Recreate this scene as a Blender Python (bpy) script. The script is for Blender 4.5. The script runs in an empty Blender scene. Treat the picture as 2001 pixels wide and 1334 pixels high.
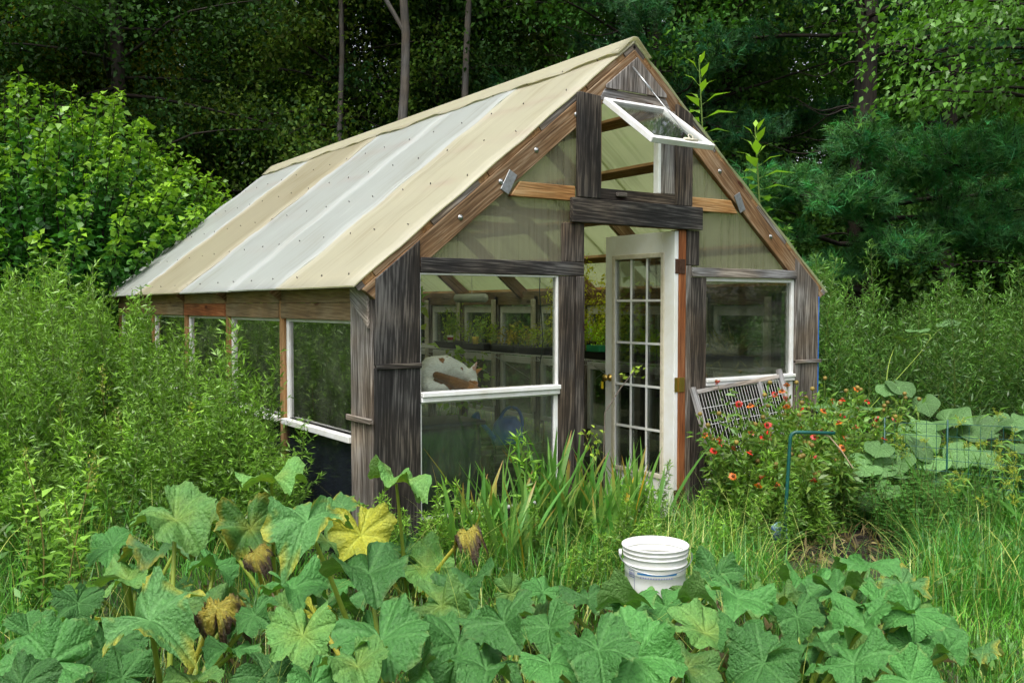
import bpy, bmesh, math, random
import numpy as np
from mathutils import Vector, Matrix

# ------------------------------------------------------------------ camera, sky, sun, exposure
S = bpy.context.scene
C = S.collection
cam_d = bpy.data.cameras.new('camera'); cam = bpy.data.objects.new('camera', cam_d); C.objects.link(cam)
cam_d.sensor_width = 36; cam_d.lens = 32.73; cam_d.clip_end = 500; cam_d.clip_start = 0.05
cam.location = (-2.4874, -5.1537, 1.5812)
cam.rotation_euler = (math.radians(90 - 2.1937), 0, math.radians(-34.1149))
S.camera = cam
SUN_EL, SUN_AZ = 62, 235          # compass style: azimuth of the sun, from +y clockwise
W = bpy.data.worlds.new('World'); S.world = W; W.use_nodes = True
wn = W.node_tree.nodes; wl = W.node_tree.links
sky = wn.new('ShaderNodeTexSky'); sky.sky_type = 'NISHITA'; sky.sun_disc = False
sky.sun_elevation = math.radians(SUN_EL); sky.sun_rotation = math.radians(SUN_AZ)
sky.air_density = 1.0; sky.dust_density = 4.0; sky.ozone_density = 1.0
hs = wn.new('ShaderNodeHueSaturation'); hs.inputs['Saturation'].default_value = 0.32   # cloud cover greys the sky
wl.new(sky.outputs[0], hs.inputs['Color']); wl.new(hs.outputs[0], wn['Background'].inputs[0])
wn['Background'].inputs[1].default_value = 0.15
sd = bpy.data.lights.new('sun', 'SUN'); sd.energy = 1.3; sd.angle = math.radians(25); sd.color = (1, .975, .92)
so = bpy.data.objects.new('sun', sd); C.objects.link(so)
az, el = math.radians(SUN_AZ), math.radians(SUN_EL)
sv = Vector((math.sin(az) * math.cos(el), math.cos(az) * math.cos(el), math.sin(el)))
so.rotation_euler = sv.to_track_quat('Z', 'Y').to_euler(); so.location = (-10, -12, 20)
S.view_settings.view_transform = 'Standard'; S.view_settings.look = 'None'
S.view_settings.exposure = 1.0; S.view_settings.gamma = 1
S.render.engine = 'CYCLES'
cy = S.cycles
cy.max_bounces = 7; cy.diffuse_bounces = 4; cy.glossy_bounces = 3; cy.transmission_bounces = 4
cy.transparent_max_bounces = 20; cy.caustics_reflective = False; cy.caustics_refractive = False
cy.use_denoising = True; cy.sample_clamp_indirect = 4.0
try: cy.denoiser = 'OPENIMAGEDENOISE'
except Exception: pass

GZ = -0.1                      # ground level
rng = np.random.default_rng(7)
random.seed(5)

# ------------------------------------------------------------------ objects: naming, parenting
def wloc(o):
    v = Vector((0, 0, 0))
    while o is not None:
        v += o.location; o = o.parent
    return v
def tag(o, label=None, cat=None, group=None, kind=None):
    if label: o['label'] = label
    if cat: o['category'] = cat
    if group: o['group'] = group
    if kind: o['kind'] = kind
    return o
def thing(name, label, cat, loc=(0, 0, 0), group=None):
    o = bpy.data.objects.new(name, None); C.objects.link(o); o.location = loc
    o.empty_display_size = .2
    return tag(o, label, cat, group)
def link(name, me, parent=None, world=True, label=None):
    o = bpy.data.objects.new(name, me); C.objects.link(o)
    if parent is not None:
        o.parent = parent
        if world: o.location = -wloc(parent)      # mesh written in world coordinates
    if label: o['label'] = label
    return o
def copy_tree(o, parent=None):
    c = o.copy(); C.objects.link(c); c.parent = parent
    for ch in list(o.children): copy_tree(ch, c)
    return c

# ------------------------------------------------------------------ mesh building with numpy
class MB:
    def __init__(s): s.v = []; s.q = []; s.t = []; s.c = []; s.g = []; s.n = 0
    def add(s, V, Q=None, T=None, col=None, g=None):
        V = np.asarray(V, float).reshape(-1, 3)
        s.v.append(V)
        if Q is not None and len(Q): s.q.append(np.asarray(Q, int).reshape(-1, 4) + s.n)
        if T is not None and len(T): s.t.append(np.asarray(T, int).reshape(-1, 3) + s.n)
        if col is None: col = (1, 1, 1)
        col = np.asarray(col, float)
        if col.ndim == 1: col = np.tile(col[:3], (len(V), 1))
        s.c.append(col[:, :3])
        s.g.append(np.zeros((len(V), 3)) if g is None else np.asarray(g, float))
        s.n += len(V)
    def mesh(s, name, mat, smooth=True):
        V = np.concatenate(s.v); Cc = np.concatenate(s.c); G = np.concatenate(s.g)
        Q = np.concatenate(s.q) if s.q else np.zeros((0, 4), int)
        T = np.concatenate(s.t) if s.t else np.zeros((0, 3), int)
        me = bpy.data.meshes.new(name)
        me.vertices.add(len(V)); me.vertices.foreach_set('co', V.ravel().astype(np.float32))
        nl = Q.size + T.size
        me.loops.add(nl)
        me.loops.foreach_set('vertex_index', np.concatenate([Q.ravel(), T.ravel()]).astype(np.int32))
        npoly = len(Q) + len(T)
        me.polygons.add(npoly)
        ls = np.concatenate([np.arange(len(Q)) * 4, len(Q) * 4 + np.arange(len(T)) * 3]).astype(np.int32)
        me.polygons.foreach_set('loop_start', ls)
        me.polygons.foreach_set('use_smooth', np.full(npoly, smooth))
        a = me.attributes.new('Col', 'FLOAT_COLOR', 'POINT')
        a.data.foreach_set('color', np.concatenate([Cc, np.ones((len(Cc), 1))], 1).ravel().astype(np.float32))
        a = me.attributes.new('g', 'FLOAT_VECTOR', 'POINT')
        a.data.foreach_set('vector', G.ravel().astype(np.float32))
        me.update(calc_edges=True); me.validate()
        me.materials.append(mat)
        return me
    def build(s, name, mat, parent=None, world=True, smooth=True, label=None):
        return link(name, s.mesh(name, mat, smooth), parent, world, label)

def norm(a): return a / np.maximum(np.linalg.norm(a, axis=-1, keepdims=True), 1e-9)
def tube(mb, pts, r0, r1=None, sides=5, col=None, cap=False):
    P = np.asarray(pts, float); n = len(P)
    r1 = r0 if r1 is None else r1
    R = np.linspace(r0, r1, n) if np.isscalar(r0) else np.asarray(r0, float)
    D = norm(np.gradient(P, axis=0))
    ref = np.array([0, 0, 1.0]) if abs(D[0][2]) < .9 else np.array([1.0, 0, 0])
    A = norm(np.cross(D, ref)); B = np.cross(D, A)
    th = np.linspace(0, 2 * np.pi, sides, endpoint=False)
    V = P[:, None] + R[:, None, None] * (A[:, None] * np.cos(th)[None, :, None] + B[:, None] * np.sin(th)[None, :, None])
    i = np.arange(n - 1)[:, None]; j = np.arange(sides)[None]; k = (j + 1) % sides
    Q = np.stack([i * sides + j, i * sides + k, (i + 1) * sides + k, (i + 1) * sides + j], -1).reshape(-1, 4)
    cc = col
    if col is not None and np.asarray(col).ndim == 2: cc = np.repeat(np.asarray(col), sides, 0)
    L = np.concatenate([[0], np.cumsum(np.linalg.norm(np.diff(P, axis=0), axis=1))])
    g = np.stack([np.repeat(L, sides), np.tile(np.cos(th), n) * R.mean(), np.tile(np.sin(th), n) * R.mean()], -1)
    V = V.reshape(-1, 3)
    T = None
    if cap:
        V = np.concatenate([V, P[:1], P[-1:]]); a = n * sides; b = a + 1
        T = [(a, (q + 1) % sides, q) for q in range(sides)] + [(b, (n - 1) * sides + q, (n - 1) * sides + (q + 1) % sides) for q in range(sides)]
        g = np.concatenate([g, g[:2]])
        if cc is not None and np.asarray(cc).ndim == 2: cc = np.concatenate([cc, cc[:1], cc[-1:]])
    mb.add(V, Q, T, cc, g)
def leaves(mb, P, D, N, L, Wd, col, fold=.25, curl=.15, simple=False):
    P, D, N = [np.asarray(a, float) for a in (P, D, N)]
    n = len(P); L = np.broadcast_to(L, n)[:, None]; Wd = np.broadcast_to(Wd, n)[:, None]
    D = norm(D); Sd = norm(np.cross(D, N)); N2 = np.cross(Sd, D)
    b = P; l = P + D * L * .42 - Sd * L * Wd / 2 + N2 * L * Wd * fold
    r = P + D * L * .42 + Sd * L * Wd / 2 + N2 * L * Wd * fold
    t = P + D * L - N2 * L * curl
    col = np.asarray(col, float)
    if col.ndim == 1: col = np.tile(col, (n, 1))
    if simple:
        V = np.stack([b, r, t, l], 1); k = 4; Q = np.arange(n * 4).reshape(-1, 4)
    else:
        m = P + D * L * .5 + N2 * L * curl * .15
        V = np.stack([b, l, r, t, m], 1); k = 5
        o = np.arange(n)[:, None] * 5
        Q = np.concatenate([o + [[0, 4, 3, 1]], o + [[0, 2, 3, 4]]])
    mb.add(V.reshape(-1, 3), Q, None, np.repeat(col, k, 0))
def rdir(n, up=0.0, r=None):
    r = r or rng
    v = r.normal(size=(n, 3)); v[:, 2] += up
    return norm(v)

# ------------------------------------------------------------------ materials
def mat_new(name):
    m = bpy.data.materials.new(name); m.use_nodes = True
    nt = m.node_tree; nt.nodes.clear()
    return m, nt.nodes, nt.links
def nd(N, t, **k):
    n = N.new(t)
    for a, b in k.items(): setattr(n, a, b)
    return n
def ramp(N, pts):
    r = N.new('ShaderNodeValToRGB'); e = r.color_ramp.elements
    while len(e) < len(pts): e.new(.5)
    for x, (p, c) in zip(e, pts):
        x.position = p; x.color = (*c[:3], 1) if len(c) >= 3 else (c[0], c[0], c[0], 1)
    return r
def leaf_mat(name, rough=.45, trans=.3, var=.35, spec=.4, gain=(1.0, 1.0, 1.0)):
    m, N, L = mat_new(name)
    at = nd(N, 'ShaderNodeAttribute', attribute_name='Col')
    oi = nd(N, 'ShaderNodeObjectInfo')
    mr = nd(N, 'ShaderNodeMapRange'); mr.inputs[3].default_value = 1 - var; mr.inputs[4].default_value = 1 + var
    L.new(oi.outputs['Random'], mr.inputs[0])
    h = nd(N, 'ShaderNodeHueSaturation'); L.new(mr.outputs[0], h.inputs['Value'])
    gn = nd(N, 'ShaderNodeMixRGB', blend_type='MULTIPLY'); gn.inputs[0].default_value = 1; gn.inputs[2].default_value = (*gain, 1)
    L.new(at.outputs['Color'], gn.inputs[1]); L.new(gn.outputs[0], h.inputs['Color'])
    p = nd(N, 'ShaderNodeBsdfPrincipled'); p.inputs['Roughness'].default_value = rough
    p.inputs['Specular IOR Level'].default_value = spec
    L.new(h.outputs[0], p.inputs['Base Color'])
    t = nd(N, 'ShaderNodeBsdfTranslucent')
    mx = nd(N, 'ShaderNodeMixRGB', blend_type='MULTIPLY'); mx.inputs[0].default_value = 1; mx.inputs[2].default_value = (1.5, 1.6, .6, 1)
    L.new(h.outputs[0], mx.inputs[1]); L.new(mx.outputs[0], t.inputs[0])
    ms = nd(N, 'ShaderNodeMixShader'); ms.inputs[0].default_value = trans
    L.new(p.outputs[0], ms.inputs[1]); L.new(t.outputs[0], ms.inputs[2])
    o = nd(N, 'ShaderNodeOutputMaterial'); L.new(ms.outputs[0], o.inputs[0])
    return m
def col_mat(name, rough=.6, spec=.4, metal=0.0, noise=0.0):
    m, N, L = mat_new(name)
    at = nd(N, 'ShaderNodeAttribute', attribute_name='Col')
    p = nd(N, 'ShaderNodeBsdfPrincipled'); p.inputs['Roughness'].default_value = rough
    p.inputs['Specular IOR Level'].default_value = spec; p.inputs['Metallic'].default_value = metal
    if noise:
        no = nd(N, 'ShaderNodeTexNoise'); no.inputs['Scale'].default_value = 14; no.inputs['Detail'].default_value = 6
        tc = nd(N, 'ShaderNodeTexCoord'); L.new(tc.outputs['Object'], no.inputs['Vector'])
        r = ramp(N, [(.3, (1 - noise,) * 3), (.65, (1.0,) * 3)]); L.new(no.outputs[0], r.inputs[0])
        mx = nd(N, 'ShaderNodeMixRGB', blend_type='MULTIPLY'); mx.inputs[0].default_value = 1
        L.new(at.outputs['Color'], mx.inputs[1]); L.new(r.outputs[0], mx.inputs[2]); L.new(mx.outputs[0], p.inputs['Base Color'])
    else: L.new(at.outputs['Color'], p.inputs['Base Color'])
    o = nd(N, 'ShaderNodeOutputMaterial'); L.new(p.outputs[0], o.inputs[0])
    return m
def wood_mat(name, dark, mid, light, contrast=1.0, knots=True, rough=.75):
    """grain runs along g.x ; weathering streaks and knots"""
    m, N, L = mat_new(name)
    at = nd(N, 'ShaderNodeAttribute', attribute_name='g')
    mp = nd(N, 'ShaderNodeMapping'); mp.inputs['Scale'].default_value = (1.6, 26, 26)
    L.new(at.outputs['Vector'], mp.inputs['Vector'])
    # knots bend the grain
    n0 = nd(N, 'ShaderNodeTexNoise'); n0.inputs['Scale'].default_value = 3.2; n0.inputs['Detail'].default_value = 1
    L.new(at.outputs['Vector'], n0.inputs['Vector'])
    ad = nd(N, 'ShaderNodeMixRGB', blend_type='ADD'); ad.inputs[0].default_value = 3.2
    L.new(mp.outputs[0], ad.inputs[1]); L.new(n0.outputs['Color'], ad.inputs[2])
    n1 = nd(N, 'ShaderNodeTexNoise'); n1.inputs['Scale'].default_value = 1; n1.inputs['Detail'].default_value = 8; n1.inputs['Roughness'].default_value = .65
    L.new(ad.outputs[0], n1.inputs['Vector'])
    mp2 = nd(N, 'ShaderNodeMapping'); mp2.inputs['Scale'].default_value = (5, 160, 160)
    L.new(at.outputs['Vector'], mp2.inputs['Vector'])
    n2 = nd(N, 'ShaderNodeTexNoise'); n2.inputs['Scale'].default_value = 1; n2.inputs['Detail'].default_value = 4
    L.new(mp2.outputs[0], n2.inputs['Vector'])
    n3 = nd(N, 'ShaderNodeTexNoise'); n3.inputs['Scale'].default_value = 2.6; n3.inputs['Detail'].default_value = 5
    L.new(at.outputs['Vector'], n3.inputs['Vector'])
    mi = nd(N, 'ShaderNodeMath', operation='MULTIPLY_ADD'); mi.inputs[1].default_value = .35
    L.new(n2.outputs[0], mi.inputs[0])
    mj = nd(N, 'ShaderNodeMath', operation='MULTIPLY_ADD'); mj.inputs[1].default_value = .7; 
    L.new(n1.outputs[0], mj.inputs[0]); L.new(mi.outputs[0], mj.inputs[2])
    # growth rings : wandering fine lines along the board
    mpw = nd(N, 'ShaderNodeMapping'); mpw.inputs['Scale'].default_value = (.6, 9, 9); L.new(at.outputs['Vector'], mpw.inputs['Vector'])
    wv_ = nd(N, 'ShaderNodeTexWave', wave_type='BANDS', bands_direction='DIAGONAL'); wv_.inputs['Scale'].default_value = 2.6; wv_.inputs['Distortion'].default_value = 9; wv_.inputs['Detail'].default_value = 3; wv_.inputs['Detail Scale'].default_value = .9
    L.new(mpw.outputs[0], wv_.inputs['Vector'])
    mk = nd(N, 'ShaderNodeMath', operation='MULTIPLY_ADD'); mk.inputs[1].default_value = .42
    mkk = nd(N, 'ShaderNodeMath', operation='MULTIPLY_ADD'); mkk.inputs[1].default_value = .10; mkk.inputs[2].default_value = -.26; L.new(wv_.outputs['Fac'], mkk.inputs[0]); L.new(mkk.outputs[0], mk.inputs[2])
    L.new(n3.outputs[0], mk.inputs[0]); L.new(mk.outputs[0], mi.inputs[2])
    r = ramp(N, [(.5 - .2 / contrast, dark), (.52, mid), (.52 + .22 / contrast, light)])
    L.new(mj.outputs[0], r.inputs[0])
    colr = r.outputs[0]
    if knots:
        mpk = nd(N, 'ShaderNodeMapping'); mpk.inputs['Scale'].default_value = (2.0, 5.5, 5.5)
        L.new(at.outputs['Vector'], mpk.inputs['Vector'])
        vo = nd(N, 'ShaderNodeTexVoronoi'); vo.inputs['Scale'].default_value = 1
        L.new(mpk.outputs[0], vo.inputs['Vector'])
        rk = ramp(N, [(.06, (1, 1, 1)), (.13, (0, 0, 0))]); L.new(vo.outputs['Distance'], rk.inputs[0])
        mx = nd(N, 'ShaderNodeMixRGB'); L.new(rk.outputs[0], mx.inputs[0]); L.new(colr, mx.inputs[1])
        mx.inputs[2].default_value = (dark[0] * .9 + .01, dark[1] * .6, dark[2] * .4, 1); colr = mx.outputs[0]
    # drying cracks and dark stains along the grain
    mpc = nd(N, 'ShaderNodeMapping'); mpc.inputs['Scale'].default_value = (1.1, 34, 34); L.new(at.outputs['Vector'], mpc.inputs['Vector'])
    nc = nd(N, 'ShaderNodeTexNoise'); nc.inputs['Scale'].default_value = 1; nc.inputs['Detail'].default_value = 3; L.new(mpc.outputs[0], nc.inputs['Vector'])
    rc = ramp(N, [(.30, (.25, .22, .2)), (.36, (1, 1, 1))]); L.new(nc.outputs[0], rc.inputs[0])
    mc = nd(N, 'ShaderNodeMixRGB', blend_type='MULTIPLY'); mc.inputs[0].default_value = .85; L.new(colr, mc.inputs[1]); L.new(rc.outputs[0], mc.inputs[2])
    # broad weather patches, warm brown against silver
    nw = nd(N, 'ShaderNodeTexNoise'); nw.inputs['Scale'].default_value = 2.2; nw.inputs['Detail'].default_value = 4; L.new(at.outputs['Vector'], nw.inputs['Vector'])
    rw = ramp(N, [(.38, (1.08, .98, .86)), (.6, (.92, .96, 1.02))]); L.new(nw.outputs[0], rw.inputs[0])
    mw = nd(N, 'ShaderNodeMixRGB', blend_type='MULTIPLY'); mw.inputs[0].default_value = 1; L.new(mc.outputs[0], mw.inputs[1]); L.new(rw.outputs[0], mw.inputs[2]); colr = mw.outputs[0]
    p = nd(N, 'ShaderNodeBsdfPrincipled'); p.inputs['Roughness'].default_value = rough; p.inputs['Specular IOR Level'].default_value = .25
    L.new(colr, p.inputs['Base Color'])
    b = nd(N, 'ShaderNodeBump'); b.inputs['Strength'].default_value = .55; b.inputs['Distance'].default_value = .012
    L.new(mj.outputs[0], b.inputs['Height']); L.new(b.outputs[0], p.inputs['Normal'])
    o = nd(N, 'ShaderNodeOutputMaterial'); L.new(p.outputs[0], o.inputs[0])
    return m
def plain_mat(name, c, rough=.5, metal=0, spec=.5, grime=.0, scale=9):
    m, N, L = mat_new(name)
    p = nd(N, 'ShaderNodeBsdfPrincipled'); p.inputs['Roughness'].default_value = rough
    p.inputs['Metallic'].default_value = metal; p.inputs['Specular IOR Level'].default_value = spec
    if grime:
        tc = nd(N, 'ShaderNodeTexCoord')
        no = nd(N, 'ShaderNodeTexNoise'); no.inputs['Scale'].default_value = scale; no.inputs['Detail'].default_value = 7; no.inputs['Roughness'].default_value = .7
        L.new(tc.outputs['Object'], no.inputs['Vector'])
        r = ramp(N, [(.28, tuple(x * (1 - grime) * k for x, k in zip(c, (1, .96, .86)))), (.62, c)])
        L.new(no.outputs[0], r.inputs[0]); L.new(r.outputs[0], p.inputs['Base Color'])
    else: p.inputs['Base Color'].default_value = (*c, 1)
    o = nd(N, 'ShaderNodeOutputMaterial'); L.new(p.outputs[0], o.inputs[0])
    return m
def glass_mat(name, tint=(.93, .97, .95), dirt_haze=.05, refl=1.0):
    m, N, L = mat_new(name)
    tr = nd(N, 'ShaderNodeBsdfTransparent'); tr.inputs[0].default_value = (*tint, 1)
    gl = nd(N, 'ShaderNodeBsdfGlossy'); gl.inputs['Roughness'].default_value = .02; gl.inputs[0].default_value = (1, 1, 1, 1)
    fr = nd(N, 'ShaderNodeFresnel'); fr.inputs[0].default_value = 1.5
    mu = nd(N, 'ShaderNodeMath', operation='MULTIPLY'); mu.inputs[1].default_value = refl; L.new(fr.outputs[0], mu.inputs[0])
    ms = nd(N, 'ShaderNodeMixShader'); L.new(mu.outputs[0], ms.inputs[0]); L.new(tr.outputs[0], ms.inputs[1]); L.new(gl.outputs[0], ms.inputs[2])
    df = nd(N, 'ShaderNodeBsdfDiffuse'); df.inputs[0].default_value = (.42, .42, .36, 1)
    tc = nd(N, 'ShaderNodeTexCoord'); no = nd(N, 'ShaderNodeTexNoise'); no.inputs['Scale'].default_value = 5; no.inputs['Detail'].default_value = 8
    L.new(tc.outputs['Object'], no.inputs['Vector'])
    r = ramp(N, [(.35, (dirt_haze * .3,) * 3), (.75, (dirt_haze * 2.4,) * 3)]); L.new(no.outputs[0], r.inputs[0])
    m2 = nd(N, 'ShaderNodeMixShader'); L.new(r.outputs[0], m2.inputs[0]); L.new(ms.outputs[0], m2.inputs[1]); L.new(df.outputs[0], m2.inputs[2])
    o = nd(N, 'ShaderNodeOutputMaterial'); L.new(m2.outputs[0], o.inputs[0])
    return m
def sheet_mat(name, c, stain, trans=(.18, .35), flute=0.0, streak_axis=0, gloss=.25):
    """translucent twin-wall sheet; g.x runs along the flutes, streaks and grime follow them"""
    m, N, L = mat_new(name)
    at = nd(N, 'ShaderNodeAttribute', attribute_name='g')
    mp = nd(N, 'ShaderNodeMapping'); mp.inputs['Scale'].default_value = (.55, 22, 22); L.new(at.outputs['Vector'], mp.inputs['Vector'])
    n1 = nd(N, 'ShaderNodeTexNoise'); n1.inputs['Scale'].default_value = 1; n1.inputs['Detail'].default_value = 9; n1.inputs['Roughness'].default_value = .6
    L.new(mp.outputs[0], n1.inputs['Vector'])
    n2 = nd(N, 'ShaderNodeTexNoise'); n2.inputs['Scale'].default_value = 1.7; n2.inputs['Detail'].default_value = 6; L.new(at.outputs['Vector'], n2.inputs['Vector'])
    ad = nd(N, 'ShaderNodeMath', operation='MULTIPLY_ADD'); ad.inputs[1].default_value = .45; L.new(n2.outputs[0], ad.inputs[0])
    hf = nd(N, 'ShaderNodeMath', operation='MULTIPLY'); hf.inputs[1].default_value = .55; L.new(n1.outputs[0], hf.inputs[0]); L.new(hf.outputs[0], ad.inputs[2])
    r = ramp(N, [(.38, stain), (.49, c), (.58, c), (.66, tuple(min(x * 1.08 + .05, .85) for x in c))]); L.new(ad.outputs[0], r.inputs[0])
    colr = r.outputs[0]
    bump = None
    if flute:
        sp = nd(N, 'ShaderNodeSeparateXYZ'); L.new(at.outputs['Vector'], sp.inputs[0])
        mm = nd(N, 'ShaderNodeMath', operation='MULTIPLY'); mm.inputs[1].default_value = flute; L.new(sp.outputs[1], mm.inputs[0])
        sn = nd(N, 'ShaderNodeMath', operation='SINE'); L.new(mm.outputs[0], sn.inputs[0])
        bp_ = nd(N, 'ShaderNodeBump'); bp_.inputs['Strength'].default_value = .35; bp_.inputs['Distance'].default_value = .004
        L.new(sn.outputs[0], bp_.inputs['Height']); bump = bp_.outputs[0]
        mr = nd(N, 'ShaderNodeMapRange'); mr.inputs[1].default_value = -1; mr.inputs[3].default_value = .86; mr.inputs[4].default_value = 1.08; L.new(sn.outputs[0], mr.inputs[0])
        mx = nd(N, 'ShaderNodeMixRGB', blend_type='MULTIPLY'); mx.inputs[0].default_value = 1; L.new(colr, mx.inputs[1]); L.new(mr.outputs[0], mx.inputs[2]); colr = mx.outputs[0]
    p = nd(N, 'ShaderNodeBsdfPrincipled'); p.inputs['Roughness'].default_value = gloss + .12; p.inputs['Specular IOR Level'].default_value = .5
    L.new(colr, p.inputs['Base Color'])
    if bump: L.new(bump, p.inputs['Normal'])
    tl = nd(N, 'ShaderNodeBsdfTranslucent'); tmx = nd(N, 'ShaderNodeMixRGB', blend_type='MULTIPLY'); tmx.inputs[0].default_value = 1; tmx.inputs[2].default_value = (.82, .87, .66, 1); L.new(colr, tmx.inputs[1]); L.new(tmx.outputs[0], tl.inputs[0])
    tr = nd(N, 'ShaderNodeBsdfTransparent'); tr.inputs[0].default_value = (.92, .93, .85, 1)
    m1 = nd(N, 'ShaderNodeMixShader'); m1.inputs[0].default_value = trans[1]; L.new(p.outputs[0], m1.inputs[1]); L.new(tl.outputs[0], m1.inputs[2])
    m2 = nd(N, 'ShaderNodeMixShader'); m2.inputs[0].default_value = trans[0]; L.new(m1.outputs[0], m2.inputs[1]); L.new(tr.outputs[0], m2.inputs[2])
    o = nd(N, 'ShaderNodeOutputMaterial'); L.new(m2.outputs[0], o.inputs[0])
    return m

M = {}
M['leaf'] = leaf_mat('leaf', .4, .28, .18, .4, (1.4, 1.5, 1.15))
M['forest'] = leaf_mat('forest_leaf', .6, .3, .45, .12, (1.95, 2.4, 1.45))
M['needle'] = leaf_mat('needle', .55, .25, .15, .2, (1.55, 1.75, 1.35))
M['grass'] = leaf_mat('grass', .38, .28, 0, .45, (1.5, 1.9, 1.15))
M['wet'] = leaf_mat('weed', .38, .24, .25, .45, (1.95, 2.0, 1.3))
M['inside'] = leaf_mat('indoor_leaf', .45, .4, .1, .35, (2.7, 2.5, 1.3))
M['bark'] = wood_mat('bark', (.008, .007, .005), (.024, .02, .015), (.055, .046, .036), .8, False, .9)
M['barkgrey'] = wood_mat('grey_bark', (.03, .027, .023), (.075, .068, .058), (.15, .14, .12), .8, False, .9)
M['dark'] = wood_mat('charred_wood', (.007, .0062, .0055), (.026, .0235, .021), (.13, .12, .105), 1.2, False)
M['dark2'] = wood_mat('dark_wood', (.009, .0075, .006), (.036, .029, .023), (.15, .125, .1), 1.15, True)
M['grey'] = wood_mat('grey_wood', (.045, .038, .032), (.17, .158, .145), (.37, .355, .34), 1.2, True)
M['greybrown'] = wood_mat('greybrown_wood', (.035, .027, .02), (.13, .11, .09), (.34, .31, .27), 1.25, True)
M['pine'] = wood_mat('pine_board', (.12, .055, .018), (.3, .165, .06), (.5, .34, .17), .9, True)
M['rafter'] = wood_mat('rafter_wood', (.05, .026, .012), (.17, .098, .045), (.36, .27, .17), .95, True)
M['red'] = wood_mat('red_wood', (.07, .022, .008), (.22, .075, .026), (.36, .15, .06), 1, True)
M['ply'] = wood_mat('plywood', (.07, .045, .022), (.2, .14, .07), (.34, .26, .15), .8, True)
M['stud'] = wood_mat('stud_wood', (.1, .05, .018), (.27, .15, .06), (.42, .28, .14), .9, True)
M['white'] = plain_mat('white_vinyl', (.78, .79, .78), .4, 0, .5, .18, 7)
M['door'] = plain_mat('door_paint', (.82, .83, .82), .42, 0, .5, .12, 3)
M['cream_trim'] = plain_mat('cream_trim', (.68, .63, .5), .5, 0, .4, .3, 14)
M['glass'] = glass_mat('glass', (.92, .95, .92), .009, .8)
M['sideglass'] = glass_mat('side_glass', (.95, .98, .95), .03, 2.0)  # extra haze put into the dirt layer to brighten the side panes
M['lowglass'] = glass_mat('low_glass', (.88, .92, .92), .025, 1.2)
M['roof_cream'] = sheet_mat('roof_cream', (.72, .685, .54), (.62, .57, .42), (.17, .5))
M['roof_white'] = sheet_mat('roof_white', (.66, .69, .685), (.57, .58, .54), (.19, .5))
M['roof_tan'] = sheet_mat('roof_tan', (.61, .565, .42), (.52, .46, .31), (.17, .5))
M['palegrey'] = wood_mat('pale_grey_wood', (.12, .11, .1), (.30, .28, .26), (.46, .44, .41), 1.1, False)
M['roof_right'] = sheet_mat('roof_right', (.58, .60, .45), (.46, .48, .34), (.5, .75))
M['gable_sheet'] = sheet_mat('gable_sheet', (.40, .39, .30), (.30, .29, .21), (.5, .5), 620)
M['metal'] = plain_mat('galvanised', (.45, .47, .48), .4, .9, .5, .4, 40)
M['brass'] = plain_mat('brass', (.6, .42, .12), .3, 1)
M['rust'] = plain_mat('rusty_iron', (.09, .045, .028), .75, .3, .3, .5, 30)
M['black'] = plain_mat('black_plastic', (.018, .018, .018), .5)
M['skirt'] = plain_mat('dark_glazed_panel', (.016, .02, .026), .07, 0, .6, .4, 4)
M['screw'] = plain_mat('dark_screw', (.06, .055, .05), .5, .6)
M['blue'] = plain_mat('blue_plastic', (.02, .13, .45), .4, 0, .5, .25, 6)
M['green_metal'] = plain_mat('green_coated_steel', (.006, .085, .07), .4, 0, .5, .3, 20)
M['col'] = col_mat('coloured', .55)
M['wire'] = plain_mat('white_wire', (.62, .62, .6), .5, .2)

# ------------------------------------------------------------------ greenhouse
GW, GD = 4.164, 7.46                     # width, depth
RM = (3.505 - 1.709) / (GW / 2 + .137)   # roof pitch
XR = GW / 2
def roof_z(x): return 1.709 + RM * (min(x, GW - x) + .137)
gh = thing('greenhouse', 'weathered timber greenhouse with cream and white translucent roof sheets and an open white glazed door', 'greenhouse', (GW / 2, 0, GZ))
def solid(name, bm, mat, parent, axis, bevel=.004, wob=0.0, label=None):
    """bevel, give grain coordinates along axis, link"""
    if bevel: bmesh.ops.bevel(bm, geom=list(bm.edges), offset=bevel, segments=1, affect='EDGES', clamp_overlap=True)
    me = bpy.data.meshes.new(name); bm.to_mesh(me); bm.free()
    n = len(me.vertices); V = np.zeros(n * 3, np.float32); me.vertices.foreach_get('co', V); V = V.reshape(-1, 3)
    a = np.array(axis, float); a /= np.linalg.norm(a)
    ref = np.array([0, 1, 0]) if abs(a[1]) < .9 else np.array([0, 0, 1.0])
    b = np.cross(a, ref); b /= np.linalg.norm(b); c = np.cross(a, b)
    off = rng.uniform(-20, 20, 3)
    G = np.stack([V @ a, V @ b, V @ c], -1) + off
    at = me.attributes.new('g', 'FLOAT_VECTOR', 'POINT'); at.data.foreach_set('vector', G.ravel().astype(np.float32))
    me.materials.append(mat)
    return link(name, me, parent, True, label)
def box_bm(bm, x, y, z):
    vs = [bm.verts.new((a, b, c)) for c in z for b in y for a in x]
    for f in ((0, 2, 3, 1), (4, 5, 7, 6), (0, 1, 5, 4), (2, 6, 7, 3), (0, 4, 6, 2), (1, 3, 7, 5)):
        bm.faces.new([vs[i] for i in f])
def bx(name, x, y, z, mat, axis=(0, 0, 1), parent=None, bevel=.004, label=None):
    bm = bmesh.new(); box_bm(bm, x, y, z)
    return solid(name, bm, mat, parent or gh, axis, bevel, label=label)
def boxes(name, lst, mat, axis=(0, 0, 1), parent=None, bevel=.003, label=None):
    bm = bmesh.new()
    for b in lst: box_bm(bm, *b)
    return solid(name, bm, mat, parent or gh, axis, bevel, label=label)
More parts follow.
